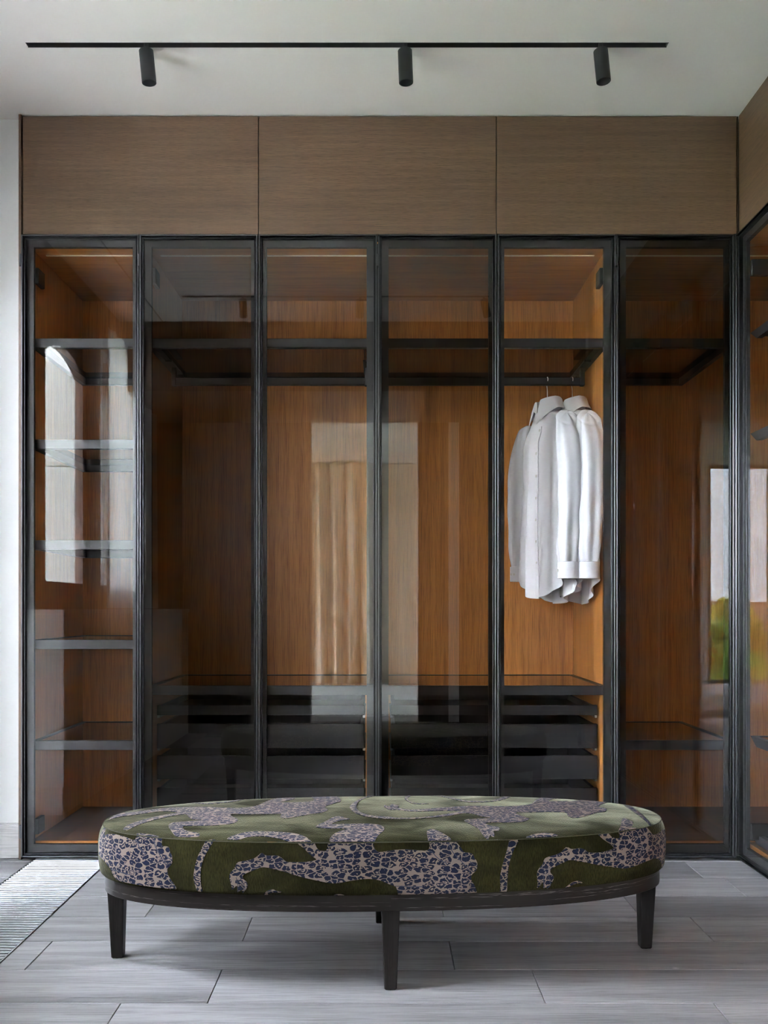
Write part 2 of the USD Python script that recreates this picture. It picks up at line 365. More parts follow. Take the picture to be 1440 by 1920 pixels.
def window(n, y0, y1, z0, z1, label, arch=0.0):
    xf0, xf1, t = WL - .075, WL - .02, .045
    w = structure(UsdGeom.Xform.Define(stage, f'/World/window_{n}').GetPrim(), label, 'window')
    parts = [bx(xf0, xf1, y0, y0 + t, z0, z1, .004), bx(xf0, xf1, y1 - t, y1, z0, z1, .004), bx(xf0, xf1, y0 + t, y1 - t, z0, z0 + t, .004)]
    if arch:
        half = (y1 - y0) / 2; R = (half * half + arch * arch) / (2 * arch); yc = (y0 + y1) / 2; zc = z1 + arch - R
        ring = (m3.Manifold.cylinder(xf1 - xf0, R, R, 128) - m3.Manifold.cylinder(xf1 - xf0, R - t, R - t, 128)).rotate([0, 90, 0]).translate([xf0, yc, zc])
        ring ^= m3.Manifold.cube([1, y1 - y0, 2]).translate([xf0 - .2, y0, z1 - t])
        parts.append((ring.to_mesh().vert_properties[:, :3], ring.to_mesh().tri_verts))
    else:
        parts.append(bx(xf0, xf1, y0 + t, y1 - t, z1 - t, z1, .004))
    obj('window_frame', parts, 'window_wood', w)
    obj('pane', bx(WL - .052, WL - .047, y0 + t * .8, y1 - t * .8, z0 + t * .8, z1 - t * .5), 'window_glass', w)
    return w
window(1, *FD, 'tall glazed door in the left wall')
window(2, *WA, 'narrow arched window above the white sill', arch=.11)
window(3, *WB, 'window behind the sheer drape')

# the wall behind the camera with its doorway, and the bulkhead over it
DX0, DX1, DH = -.525, .29, 2.39
structure(obj('wall_front', wall_with_holes(0, .001, 0, .001, .001, []) if False else [bx(-2.1, DX0, -.20, -.05, -.06, TOP + .1), bx(DX1, 2.1, -.20, -.05, -.06, TOP + .1), bx(DX0, DX1, -.20, -.05, DH, TOP + .1)], 'dark_panel'), 'dark wood wall with the doorway behind the camera', 'wall')
structure(obj('trim_3', [bx(DX0 - .07, DX0, -.05, -.035, 0, DH + .07, .003), bx(DX1, DX1 + .07, -.05, -.035, 0, DH + .07, .003), bx(DX0, DX1, -.05, -.035, DH, DH + .07, .003)], 'window_wood'), 'dark door casing behind the camera', 'trim')
structure(obj('trim_4', [bx(WL, XR - .02, -.05, .95, 2.35, TOP)], 'dark_panel'), 'dark wood bulkhead over the doorway', 'trim')
structure(obj('trim_5', [bx(.52, .60, -.0495, -.036, 0, 2.35, .003)], 'wall_paint'), 'white door leaf edge beside the doorway', 'trim')

# ------------------------------------------------------------------ the room beyond the doorway (seen in the glass)
structure(obj('floor_beyond', [bx(-4.2, 1.6, -4.7, -.12, -.06, -.001)], 'grey_oak_floor_0'), 'grey oak floor of the room beyond the doorway', 'floor')
structure(obj('ceiling_beyond', [bx(-4.2, 1.6, -4.7, -.20, 2.75, 2.87)], 'ceiling_paint'), 'pale ceiling of the room beyond', 'ceiling')
structure(obj('wall_beyond', [bx(-1.42, 1.6, -4.7, -4.55, 0, 2.75), bx(1.5, 1.6, -4.55, -.2, 0, 2.75), bx(-4.2, -2.25, -4.7, -4.55, 0, 2.75), bx(-4.2, -4.1, -4.55, -4.45, 0, 2.75), bx(-4.2, -4.1, -.4, -.2, 0, 2.75), bx(-4.1, -2.1, -.20, -.12, 0, 2.75)], 'wall_paint'), 'pale walls of the room beyond', 'wall')
w4 = structure(UsdGeom.Xform.Define(stage, '/World/window_4').GetPrim(), 'tall window of the room beyond', 'window')
obj('window_frame', [bx(-2.25, -2.20, -4.68, -4.60, 0, 2.75, .004), bx(-1.47, -1.42, -4.68, -4.60, 0, 2.75, .004), bx(-2.20, -1.47, -4.68, -4.60, 0, .04, .004), bx(-2.20, -1.47, -4.68, -4.60, 2.71, 2.75, .004)], 'dark_flange', w4)
obj('pane', bx(-2.21, -1.46, -4.643, -4.637, .03, 2.72), 'window_glass', w4)
w5 = structure(UsdGeom.Xform.Define(stage, '/World/window_5').GetPrim(), 'side window of the room beyond', 'window')
obj('window_frame', [bx(-4.18, -4.12, -4.45, -4.40, 0, 2.75, .004), bx(-4.18, -4.12, -.45, -.4, 0, 2.75, .004), bx(-4.18, -4.12, -2.45, -2.40, .04, 2.71, .004), bx(-4.18, -4.12, -4.40, -.45, 0, .04, .004), bx(-4.18, -4.12, -4.40, -.45, 2.71, 2.75, .004)], 'dark_flange', w5)
obj('pane', bx(-4.153, -4.147, -4.41, -2.44, .03, 2.72), 'window_glass', w5)
obj('pane', bx(-4.153, -4.147, -2.41, -.44, .03, 2.72), 'window_glass', w5)
def curtain(name, x0, x1, y, z0, z1, folds, depth, m, label, seed, along='x'):
    r = np.random.default_rng(seed)
    nx, nz = folds * 14, 16
    u = np.linspace(0, 1, nx)
    ph = np.cumsum(r.uniform(.6, 1.4, nx)); ph = ph / ph[-1] * folds * 2 * np.pi
    rows = []
    for i, z in enumerate(np.linspace(z0, z1, nz)):
        k = 1 - .45 * i / nz
        d = depth * k * (np.sin(ph) + .35 * np.sin(2.3 * ph + .25 * i))
        a, b = x0 + u * (x1 - x0), y + d
        rows.append(np.c_[a, b, np.full(nx, z)] if along == 'x' else np.c_[b, a, np.full(nx, z)])
    v, f = loft(rows, closed=False)
    v2 = v + (np.array([0, -.002, 0]) if along == 'x' else np.array([-.002, 0, 0]))
    p = obj(name, cat_mesh([(v, f), (v2, f[:, ::-1])]), m, smooth=True)
    return tag(p, label, 'curtain')
curtain('linen_curtain', -.98, .0, -4.38, .02, 2.74, 5, .10, 'linen_drape', 'beige linen curtain in the room beyond the doorway', 3)
curtain('linen_curtain', .02, .8, -4.48, .02, 2.74, 3, .012, 'linen_drape', 'flat beige linen panel beside the folded curtain', 5)
curtain('sheer_curtain', .20, 1.36, WL + .05, .945, 2.64, 7, .016, 'sheer_drape', 'white sheer curtain above the low white wall', 8, along='y')
rug = thing('rug', 'pale grey woven rug with stitched edge beyond the doorway', 'rug')
obj('pile', bx(-1.0, .9, -4.3, -1.08, 0.0, .012, .004), 'woven_rug', rug)
for y in (-4.27, -1.12):
    obj('stitching', [bx(-.98 + i * .045, -.95 + i * .045, y - .012, y + .012, .0121, .0150) for i in range(41)], 'rubber_dark', rug)

# ------------------------------------------------------------------ outdoors
structure(obj('ground', [bx(-160, 160, -320, 60, -9.2, -9.0)], 'far_meadow'), 'green ground far below the windows', 'ground')
structure(obj('floor_terrace', [bx(-5.2, WL - .082, -.6, 5.2, -.25, -.03)], 'terrace_stone'), 'pale stone terrace outside the left windows', 'terrace')
structure(obj('ceiling_terrace', [bx(-4.3, WL - .082, 2.3, 5.6, 3.0, 3.2)], 'wall_paint'), 'white soffit over the terrace', 'ceiling')
pil = thing('stone_pillar', 'pale travertine pillar outside the left window', 'pillar')
for k in range(5):
    z = -1.22 + k * 1.06
    if z < -.5:
        continue
    obj('stone_block', bx(-2.95, -2.14, -.55, .35, z, z + 1.054, .006), 'travertine', pil)
def tree(x, y, ztop, rad, m, label, seed):
    r = np.random.default_rng(seed)
    t = thing('tree', label, 'tree', (x, y, 0))
    zb = -9.0
    obj('trunk', tube([(0, 0, zb), (.1, .05, (zb + ztop) / 2), (0, 0, ztop - .6)], [.22, .16, .05], 8), 'bark', t)
    n = 2600
    h = ztop - zb
    u = r.uniform(0, 1, n) ** .8
    zz = zb + h * (.28 + .72 * u)
    env = rad * np.sin(np.pi * np.clip(.12 + .86 * u, 0, 1)) ** .7
    a = r.uniform(0, 2 * np.pi, n); q = env * np.sqrt(r.uniform(.25, 1, n)) * (.75 + .35 * np.sin(3 * a + 9 * u))
    c = np.c_[q * np.cos(a), q * np.sin(a), zz]
    d1 = r.normal(size=(n, 3)); d1 /= np.linalg.norm(d1, axis=1, keepdims=True)
    d2 = np.cross(d1, r.normal(size=(n, 3))); d2 /= np.linalg.norm(d2, axis=1, keepdims=True)
    s = r.uniform(.22, .45, (n, 1))
    v = np.stack([c - d1 * s, c + d2 * s * .6, c + d1 * s, c - d2 * s * .6], 1).reshape(-1, 3)
    f = np.concatenate([np.c_[np.arange(n) * 4, np.arange(n) * 4 + 1, np.arange(n) * 4 + 2], np.c_[np.arange(n) * 4, np.arange(n) * 4 + 2, np.arange(n) * 4 + 3]])
    obj('foliage', (v, f), m, t)
for i, (x, y, zt, rd, m) in enumerate(((-8.0, -22, .3, 2.4, 'leaf_green'), (-14.0, -28, -.2, 2.6, 'leaf_yellow'), (-11.2, -35, 1.2, 2.2, 'leaf_green'), (-20, -34, -.2, 2.8, 'leaf_green'),
                                         (-5.0, -30, -.6, 2.6, 'leaf_yellow'), (-17.0, -44, 1.4, 2.6, 'leaf_yellow'), (-26.0, -48, .8, 3.0, 'leaf_green'), (-12.0, -52, .6, 3.2, 'leaf_green'))):
    tree(x, y, zt, rd, m, ('yellowing' if 'yellow' in m else 'green') + (' broad', ' rounded', ' slim pointed', ' tall', ' low', ' far tall', ' far wide', ' far')[i] + ' tree outside the window beyond', 40 + i)
def house(x, y, w, d, h, m, label):
    t = thing('building', label, 'building', (x, y, -9.0))
    obj('walls', bx(-w / 2, w / 2, -d / 2, d / 2, 0, h), m, t)
    obj('roof', bx(-w / 2 - .4, w / 2 + .4, -d / 2 - .4, d / 2 + .4, h, h + .5), 'far_roof', t)
    for i in range(int(w // 5)):
        for k in range(max(1, int(h // 3.4))):
            obj('window', bx(-w / 2 + 1.6 + i * 5, -w / 2 + 3.6 + i * 5, d / 2, d / 2 + .06, 1.0 + k * 3.3, 2.6 + k * 3.3), 'far_pane', t)
house(-72, -170, 22, 12, 10.6, 'far_brick', 'orange brick building on the skyline, the nearest')
house(-98, -185, 20, 12, 9.4, 'far_plaster', 'pale plaster building on the skyline')
house(-48, -180, 16, 12, 10.2, 'far_plaster', 'small pale building beside the brick one')
house(-84, -235, 18, 12, 11.2, 'far_plaster', 'tall pale building behind the others')

# ================================================================== the wardrobes
# local frame of every front: u along the front, d into the cupboard, z up
BACKF = lambda u, d, z: (u, D + d, z)
def panel_box(front, u0, u1, d0, d1, z0, z1, c=0.0):
    v, f = bx(u0, u1, d0, d1, z0, z1, c)
    v = np.asarray(v)
    if front == 'back':
        return v + np.array([0, D, 0]), f
    return np.c_[XR + v[:, 1], v[:, 0], v[:, 2]], f[:, ::-1]       # right wardrobe: u along y

Z0D, Z1D = .014, 2.345                       # door bottom and top
def door(front, u0, u1, hinge, parent, blocks=True, glass='door_glass'):
    """an aluminium-framed glass door; hinge -1 at u0, +1 at u1"""
    P = lambda *a, **k: panel_box(front, *a, **k)
    def ring(w0, w1, d0, d1, c=.0007):
        return [P(u0 + w0, u0 + w1, d0, d1, Z0D + w0, Z1D - w0, c), P(u1 - w1, u1 - w0, d0, d1, Z0D + w0, Z1D - w0, c),
                P(u0 + w1, u1 - w1, d0, d1, Z0D + w0, Z0D + w1, c), P(u0 + w1, u1 - w1, d0, d1, Z1D - w1, Z1D - w0, c)]
    dr = obj('door', ring(0, .0052, -.018, .020), 'dark_aluminium', parent)
    obj('frame_bead', ring(.0053, .0088, -.004, .020, 0) + ring(.0088, .0135, -.012, .020), 'black_aluminium', dr)
    wl, wr = (.026, .014) if hinge < 0 else (.014, .026)
    a = .0135
    fl = [P(u0 + a, u0 + a + wl, .004, .020, Z0D + a, Z1D - a), P(u1 - a - wr, u1 - a, .004, .020, Z0D + a, Z1D - a),
          P(u0 + a + wl, u1 - a - wr, .004, .020, Z0D + a, Z0D + a + .030), P(u0 + a + wl, u1 - a - wr, .004, .020, Z1D - a - .026, Z1D - a)]
    obj('rear_flange', fl, 'dark_flange', dr)
    obj('glass_pane', P(u0 + a * .9, u1 - a * .9, -.004, .001, Z0D + a * .9, Z1D - a * .9), glass, dr)
    uh = u0 if hinge < 0 else u1
    for za, zb in ((2.226, 2.272), (.085, .135)):
        obj('hinge_knuckle', P(uh - .006 if hinge < 0 else uh - .0005, uh + .0005 if hinge < 0 else uh + .006, -.021, -.002, za, zb, .001), 'dark_aluminium', dr)
    if blocks:
        e0, e1 = (u0 + a + wl - .004, u0 + a + wl + .012) if hinge < 0 else (u1 - a - wr - .012, u1 - a - wr + .004)
        for za, zb in ((2.175, 2.235), (.09, .15)):
            obj('hinge_block', P(e0, e1, .021, .085, za, zb, .002), 'hinge_black', dr)
    return dr

SH_D0, SH_D1 = .030, .622                    # shelf front and back, from the front plane
BACK = .630                                  # back panel
def shelf(front, u0, u1, ztop, parent, t=.035):
    P = lambda *a, **k: panel_box(front, *a, **k)
    w = .022
    s = obj('shelf', [P(u0, u1, SH_D0, SH_D0 + w, ztop - t, ztop, .001), P(u0, u1, SH_D1 - w, SH_D1, ztop - t, ztop, .001),
                      P(u0, u0 + w, SH_D0 + w, SH_D1 - w, ztop - t, ztop, .001), P(u1 - w, u1, SH_D0 + w, SH_D1 - w, ztop - t, ztop, .001)], 'black_metal', parent)
    obj('glass_insert', P(u0 + w, u1 - w, SH_D0 + w, SH_D1 - w, ztop - .008, ztop - .002), 'smoked_glass', s)
    return s

CEIL = 2.315
def carcass(front, u0, u1, parent, tl=.016, tr=.016, left=True, right=True):
    P = lambda *a, **k: panel_box(front, *a, **k)
    obj('back_panel', P(u0, u1, BACK, BACK + .018, .012, CEIL + .02), 'amber_oak', parent)
    obj('top_panel', P(u0 + tl, u1 - tr, .028, BACK, CEIL, CEIL + .02), 'amber_oak_flat', parent)
    obj('front_edge', P(u0 + tl, u1 - tr, .036, .040, .034, .062, .0008), 'amber_oak_flat', obj('bottom_panel', P(u0 + tl, u1 - tr, .0402, BACK, .034, .0618), 'umber_oak', parent))
    obj('plinth', P(u0 + tl, u1 - tr, .06, .08, .0, .034), 'rubber_dark', parent)
    if left:
        obj('side_panel', P(u0, u0 + tl, .028, BACK, .012, CEIL + .02), 'amber_oak', parent)
    if right:
        obj('side_panel', P(u1 - tr, u1, .028, BACK, .012, CEIL + .02), 'amber_oak', parent)
    obj('light_strip', P(u0 + tl + .03, u1 - tr - .03, .104, .112, CEIL - .003, CEIL - .0005), 'led_diffuser', parent)

def px(x): return (x - 712) * D / 1700.0
B = [px(42), px(263), px(485), px(708), px(931), px(1153.5), px(1374.5)]
g = .0018
# left unit: one door, five shelves
u1 = thing('wardrobe_unit', 'narrow left wardrobe bay with open black shelves behind one glass door', 'wardrobe')
obj('side_panel', bx(XL, XL + .010, D - .012, 4.06, .004, TOP - .002, .001), 'smoked_oak_side', u1)
carcass('back', XL + .0105, -.897, u1, tl=.020, tr=.009)
for z in (1.970, 1.586, 1.204, .826, .443):
    shelf('back', XL + .032, -.9075, z, u1)
door('back', B[0] + g, B[1] - g, -1, u1)
# wide unit: four doors, rail, counter and two banks of drawers
u2 = thing('wardrobe_unit', 'wide middle wardrobe bay with hanging rail, counter and dark drawers', 'wardrobe')
IL, IR = -.880, .862
carcass('back', IL - .016, IR + .016, u2)
shelf('back', IL + .001, IR - .001, 1.970, u2)
ZR = 3.71 - D
rail = obj('clothes_rail', panel_box('back', IL + .03, IR - .025, ZR - .009, ZR + .009, 1.857, 1.888, .003), 'matt_black', u2)
for a in (IL + .03, -.062, IR - .043):
    obj('rail_bracket', [panel_box('back', a, a + .018, ZR - .012, ZR + .012, 1.855, 1.936, .002), panel_box('back', a - .004, a + .022, ZR - .1, ZR + .1, 1.928, 1.9349)], 'matt_black', u2)
cnt = shelf('back', IL + .001, IR - .001, .6516, u2)
def side_leaf(x0, x1):
    obj('drawer_partition', panel_box('back', x0, x1, .032, BACK, .062, .6166), 'amber_oak', u2)
side_leaf(-.052, -.040); side_leaf(.022, .034); side_leaf(IR - .014, IR - .0005); side_leaf(IL + .0005, IL + .012)
for xa, xb in ((IL + .020, -.060), (.044, IR - .022)):
    for k, (zt, zb) in enumerate(((.572, .533), (.500, .4055), (.3765, .286), (.253, .163), (.130, .068))):
        dr = obj('drawer', panel_box('back', xa, xb, .088, .106, zb, zt, .0015), 'black_lacquer', u2)
        obj('drawer_box', [panel_box('back', xa + .004, xa + .016, .107, .58, zb + .004, zt - .004), panel_box('back', xb - .016, xb - .004, .107, .58, zb + .004, zt - .004),
                           panel_box('back', xa + .016, xb - .016, .107, .58, zb + .004, zb + .012), panel_box('back', xa + .016, xb - .016, .568, .58, zb + .012, zt - .004)], 'black_lacquer', dr)
        for s in (xa + .0005, xb - .0135):
            obj('drawer_runner', panel_box('back', s - .004 if s < (xa + xb) / 2 else s + .008, s + .005 if s < (xa + xb) / 2 else s + .017, .11, .55, zb - .012, zb - .002), 'silver_metal', dr)
for i, h in ((1, -1), (2, 1), (3, -1), (4, 1)):
    door('back', B[i] + g, B[i + 1] - g, h, u2, blocks=(i in (1, 4)), glass='dark_door_glass' if i in (1, 3) else 'door_glass')
for i in (2, 3, 4):
    obj('door_seal', panel_box('back', B[i] - .014, B[i] + .014, .0206, .0236, .062, Z1D - .02), 'slot_black', u2)
# corner unit: one door, open towards the right wardrobe
u3 = thing('wardrobe_unit', 'dark corner wardrobe bay with two shelves behind the last back door', 'wardrobe')
carcass('back', .8795, 1.985, u3, right=False)
shelf('back', .897, 1.345, 1.970, u3); shelf('back', .897, 1.345, .443, u3)
door('back', B[5] + g, B[6] - g, -1, u3, blocks=False, glass='dark_door_glass')
obj('corner_post', [bx(B[6] + .001, B[6] + .006, D - .016, D + .02, .012, Z1D + .004, .001), bx(B[6] + .008, XR + .004, D - .006, D + .02, .012, Z1D + .004), bx(XR - .010, XR - .004, D - .020, D + .006, .012, Z1D + .004, .001)], 'dark_aluminium', u3)
# right wardrobe: doors running towards the camera
u4 = thing('wardrobe_unit', 'right-hand wardrobe with glass doors running towards the camera', 'wardrobe')
YA, YB = .72, D - .012
obj('back_panel', bx(1.985, 2.003, YA, 4.04, .012, CEIL + .02), 'amber_oak', u4)
obj('top_panel', bx(XR + .028, 1.985, YA + .016, YB + .03, CEIL, CEIL + .02), 'amber_oak_flat', u4)
obj('front_edge', bx(XR + .036, XR + .040, YA + .016, YB + .03, .034, .062, .0008), 'amber_oak_flat', obj('bottom_panel', bx(XR + .0402, 1.985, YA + .016, YB + .03, .034, .0618), 'umber_oak', u4))
obj('side_panel', bx(XR + .028, 1.985, YA, YA + .016, .012, CEIL + .02), 'amber_oak', u4)
obj('side_panel', bx(XR + .16, 1.985, 2.495, 2.511, .062, CEIL), 'amber_oak', u4)
obj('light_strip', bx(XR + .104, XR + .112, YA + .05, YB, CEIL - .003, CEIL - .0005), 'led_diffuser', u4)
def corner_shelf(ztop, t=.035):
    # its far end is undercut: the fascia runs out to a point
    x0, x1, y0, y1, w = XR + .048, 1.98, 2.52, 3.425, .022
    fas = m3.Manifold.hull_points(np.array([(x, y, z) for x in (x0, x0 + w) for y, z in ((y0, ztop - t), (y0, ztop), (y1, ztop), (y1 - .055, ztop - t))])).to_mesh()
    s = obj('shelf', [(np.array(fas.vert_properties[:, :3]), np.array(fas.tri_verts)), bx(x1 - w, x1, y0, y1, ztop - t, ztop, .001), bx(x0 + w, x1 - w, y0, y0 + w, ztop - t, ztop, .001), bx(x0 + w, x1 - w, y1 - w, y1, ztop - .012, ztop, .001)], 'black_metal', u4)
    obj('glass_insert', bx(x0 + w, x1 - w, y0 + w, y1 - w, ztop - .008, ztop - .002), 'smoked_glass', s)
for z in (1.985, 1.605, .465, .105):
    corner_shelf(z)
for i in range(6):
    b = YB - i * .448
    door('right', b - .448 + 2 * g, b, 1 if i % 2 == 0 else -1, u4, blocks=(i == 0))

# upper cabinets: smoked oak fronts, joints recessed
def upper(x0, x1, label):
    t = thing('upper_cabinet', label, 'cabinet')
    obj('front_panel', bx(x0 + .0015, x1 - .0015, D - .004, D + .016, 2.352, 2.7945, .0008), 'smoked_oak', t)
    obj('body', bx(x0 + .001, x1 - .001, D + .0175, 4.06, 2.338, 2.7985), 'slot_black', t)
upper(XL + .0115, B[2], 'left smoked oak cabinet front above the first two glass doors')
upper(B[2], px(930.5), 'middle smoked oak cabinet front above the third and fourth doors')
upper(px(930.5), px(1381), 'right smoked oak cabinet front above the last two back doors')
t = thing('upper_cabinet', 'smoked oak cabinet front on the right wall above the glass doors', 'cabinet')
obj('front_panel', bx(XR - .004, XR + .016, 1.64, D - .008, 2.352, 2.7945, .0008), 'smoked_oak_side', t)
obj('front_panel', bx(XR - .004, XR + .016, .955, 1.637, 2.352, 2.7945, .0008), 'smoked_oak_side', t)
obj('body', bx(XR + .0175, 2.0, .955, 4.06, 2.338, 2.7985), 'slot_black', t)
obj('edge_strip', bx(px(1382.5), XR - .005, D - .003, D + .014, 2.350, 2.7945, .0005), 'smoked_oak_side', t)

# ================================================================== lamps on the ceiling
def track(y, x0, x1, label):
    t = thing('lamp_track', label, 'lamp track')
    obj('channel', [bx(x0 + .0005, x1 - .0005, y - .0125, y - .0105, TOP - .0005, TOP + .048), bx(x0 + .0005, x1 - .0005, y + .0105, y + .0125, TOP - .0005, TOP + .048), bx(x0 + .0005, x1 - .0005, y - .0105, y + .0105, TOP + .045, TOP + .048)], 'slot_black', t)
    obj('end_cap', bx(x0 + .0006, x0 + .0035, y - .0105, y + .0105, TOP + .002, TOP + .045), 'matt_black', t)
    obj('end_cap', bx(x1 - .0035, x1 - .0006, y - .0105, y + .0105, TOP + .002, TOP + .045), 'matt_black', t)
    return t
track(T1, *TR1, 'long black lamp track set in the ceiling before the wardrobe')
track(T2, *TR2, 'second black lamp track in the ceiling nearer the camera')
rl = obj('curtain_rail', [bx(-1.4195, -1.4005, .102, 2.698, TOP + .012, TOP + .028)], 'slot_black')
tag(rl, 'black curtain rail set in the ceiling along the windows', 'curtain rail')
def spot(x, y, tx, ty, label, spin=0.0, group=None):
    t = thing('spotlight', label, 'spotlight', (x, y, TOP), group=group)
    obj('stem', lathe([(.0001, .04), (.0072, .04), (.0072, -.020), (.0001, -.020)], 20), 'matt_black', t)
    R = trimesh.transformations.rotation_matrix(tx, [0, 1, 0])[:3, :3] @ trimesh.transformations.rotation_matrix(ty, [1, 0, 0])[:3, :3]
    r = .0235
    can = lathe([(.0001, 0), (r - .0012, 0), (r, -.0012), (r, -.1038), (r - .0008, -.1045), (r - .0028, -.1045), (r - .0035, -.100), (.0165, -.078), (.0001, -.078)], 48)
    obj('housing', turn(can, R, (0, 0, -.0185)), 'matt_black', t, smooth=40)
    obj('lens', turn(lathe([(.0001, -.0785), (.0160, -.0785), (.0160, -.0795), (.0001, -.0795)], 32), R, (0, 0, -.0185)), 'spot_lens', t)
spot(-.769, T1, -.085, .05, 'black cylinder spotlight at the left of the long track')
spot(.083, T1, -.035, .03, 'black cylinder spotlight at the middle of the long track')
spot(.727, T1, -.09, -.03, 'black cylinder spotlight at the right of the long track')
spot(-.815, T2, -.06, .05, 'black spotlight at the left of the nearer track, mirrored in the second door')
spot(-.117, T2, .02, .03, 'black spotlight at the middle of the nearer track, mirrored in the third door')
spot(.62, T2, -.20, .05, 'black tilted spotlight at the right of the nearer track')

# ================================================================== heating grille in the floor
gr = thing('floor_grille', 'silver slatted heating grille let into the floor at the left', 'floor grille')
GY0, GY1 = .18, D + .03
obj('frame', [bx(GX0 + .001, GX0 + .004, GY0, GY1, -.012, .0015), bx(GX1 - .004, GX1 - .001, GY0, GY1, -.012, .0015), bx(GX0 + .004, GX1 - .004, GY0, GY0 + .003, -.012, .0015), bx(GX0 + .004, GX1 - .004, GY1 - .003, GY1, -.012, .0015)], 'silver_metal', gr)
obj('cross_rod', [tube([(x, GY0 + .003, -.0095), (x, GY1 - .003, -.0095)], .0022, 8) for x in (GX0 + .045, GX1 - .045)], 'silver_metal', gr)
y = GY1 - .014
while y > GY0 + .012:
    sl = [(GX0 + .0045, y), (GX1 - .0045, y)]
    prof = np.array([(-.0042, -.0105), (-.0042, -.0028), (-.0028, -.0004), (0, .0006), (.0028, -.0004), (.0042, -.0028), (.0042, -.0105)])
    rows = [np.c_[np.full(7, x), y + prof[:, 0], prof[:, 1]] for x in (GX0 + .0045, GX1 - .0045)]
    obj('slat', loft(rows, caps=True), 'grille_metal', gr)
    y -= .0206

# ================================================================== the oval bench
BA, BB, BN, BROT, BX0, BY0 = .7561, .265, 2.3466, .0476, .0149, 2.4971
AP0, AP1, SEAM, OVER = .199, .2425, .3707, .0111
tt = np.linspace(0, 2 * np.pi, 4001)[:-1]
def outline(d):
    X = BA * np.sign(np.cos(tt)) * np.abs(np.cos(tt)) ** (2 / BN); Y = BB * np.sign(np.sin(tt)) * np.abs(np.sin(tt)) ** (2 / BN)
    dX, dY = np.roll(X, -1) - np.roll(X, 1), np.roll(Y, -1) - np.roll(Y, 1)
    l = np.hypot(dX, dY) + 1e-12
    return np.c_[X + d * dY / l, Y - d * dX / l], np.c_[dY / l, -dX / l]
base, nrm = outline(OVER)
arc = np.concatenate([[0], np.cumsum(np.linalg.norm(np.diff(np.vstack([base, base[:1]]), axis=0), axis=1))])
PER = arc[-1]
def around(s, d=0.0):
    """point and outward normal at arc length s (0 = front centre) of the cushion's outline, moved out by d"""
    q = (np.asarray(s) + PER * .75) % PER
    ex, en = np.vstack([base, base[:1]]), np.vstack([nrm, nrm[:1]])
    p = np.c_[np.interp(q, arc, ex[:, 0]), np.interp(q, arc, ex[:, 1])]
    n = np.c_[np.interp(q, arc, en[:, 0]), np.interp(q, arc, en[:, 1])]
    n /= np.linalg.norm(n, axis=1, keepdims=True)
    return p + n * np.reshape(d, (-1, 1)), n
def bulge(h):
    k = (np.asarray(h) - AP1) / (SEAM - AP1)
    return .006 * np.sin(np.pi * np.clip(k, 0, 1)) - .007 * np.clip((k - .72) / .28, 0, 1) ** 2 - .006 * np.clip((.08 - k) / .08, 0, 1) ** 2
def side_at(s, h, lift=0.0):
    p, n = around(s, bulge(h) + lift)
    return np.c_[p, h], np.c_[n, np.zeros(len(n))]
def rad(xy):
    return np.minimum(1, (np.abs(xy[:, 0] / (BA + OVER)) ** BN + np.abs(xy[:, 1] / (BB + OVER)) ** BN) ** (1 / BN))
def dome(xy):
    r = np.minimum(1, rad(xy) * 1.004)
    return SEAM + .009 * (1 - r ** 2.2) + .006 * (1 - r ** 14) + .0012 * (meshkit.noise(np.c_[xy * 9, np.zeros(len(xy))], 5) - .5) * (1 - r)
def top_at(xy, lift=0.0):
    e = .002
    z = dome(xy)
    n = np.c_[-(dome(xy + [e, 0]) - z) / e, -(dome(xy + [0, e]) - z) / e, np.ones(len(xy))]
    n /= np.linalg.norm(n, axis=1, keepdims=True)
    return np.c_[xy, z] + n * lift, n

bench = thing('bench', 'long oval bench upholstered in green velvet with leopard figures', 'bench', (BX0, BY0, 0), BROT)
def band(s, hs, fn):
    S, Hh = np.meshgrid(s, hs)
    P_, N_ = fn(S.ravel(), Hh.ravel())
    k, m_ = len(hs), len(s)
    f = []
    for i in range(k - 1):
        for j in range(m_ - 1):
            q = (i * m_ + j, i * m_ + j + 1, (i + 1) * m_ + j + 1, (i + 1) * m_ + j)
            f += [(q[0], q[1], q[2]), (q[0], q[2], q[3])]
    return P_, np.array(f), N_, np.c_[S.ravel(), Hh.ravel()]
# apron
prof = [(-.016, AP0), (-.0025, AP0), (-.0006, AP0 + .0006), (0, AP0 + .003), (0, AP1 - .003), (-.0006, AP1 - .0006), (-.0025, AP1), (-.03, AP1)]
sg = np.linspace(0, PER, 361)
rows = []
for d, h in prof:
    p, n = around(sg, d - OVER)
    rows.append(np.c_[p, np.full(len(p), h)])
v, f = loft(rows, closed=False)
uv = np.vstack([np.c_[sg, np.full(len(sg), h + d)] for d, h in prof])
apron = obj('apron', (v, f), 'limed_oak', bench, smooth=True, uv=uv)
inner = around(np.linspace(0, PER, 161)[:-1], -OVER - .02)[0]
obj('seat_board', trimesh.creation.extrude_polygon(Polygon(inner), AP1 - AP0 - .002, engine='earcut').apply_translation([0, 0, AP0 + .001]), 'black_oak', bench)
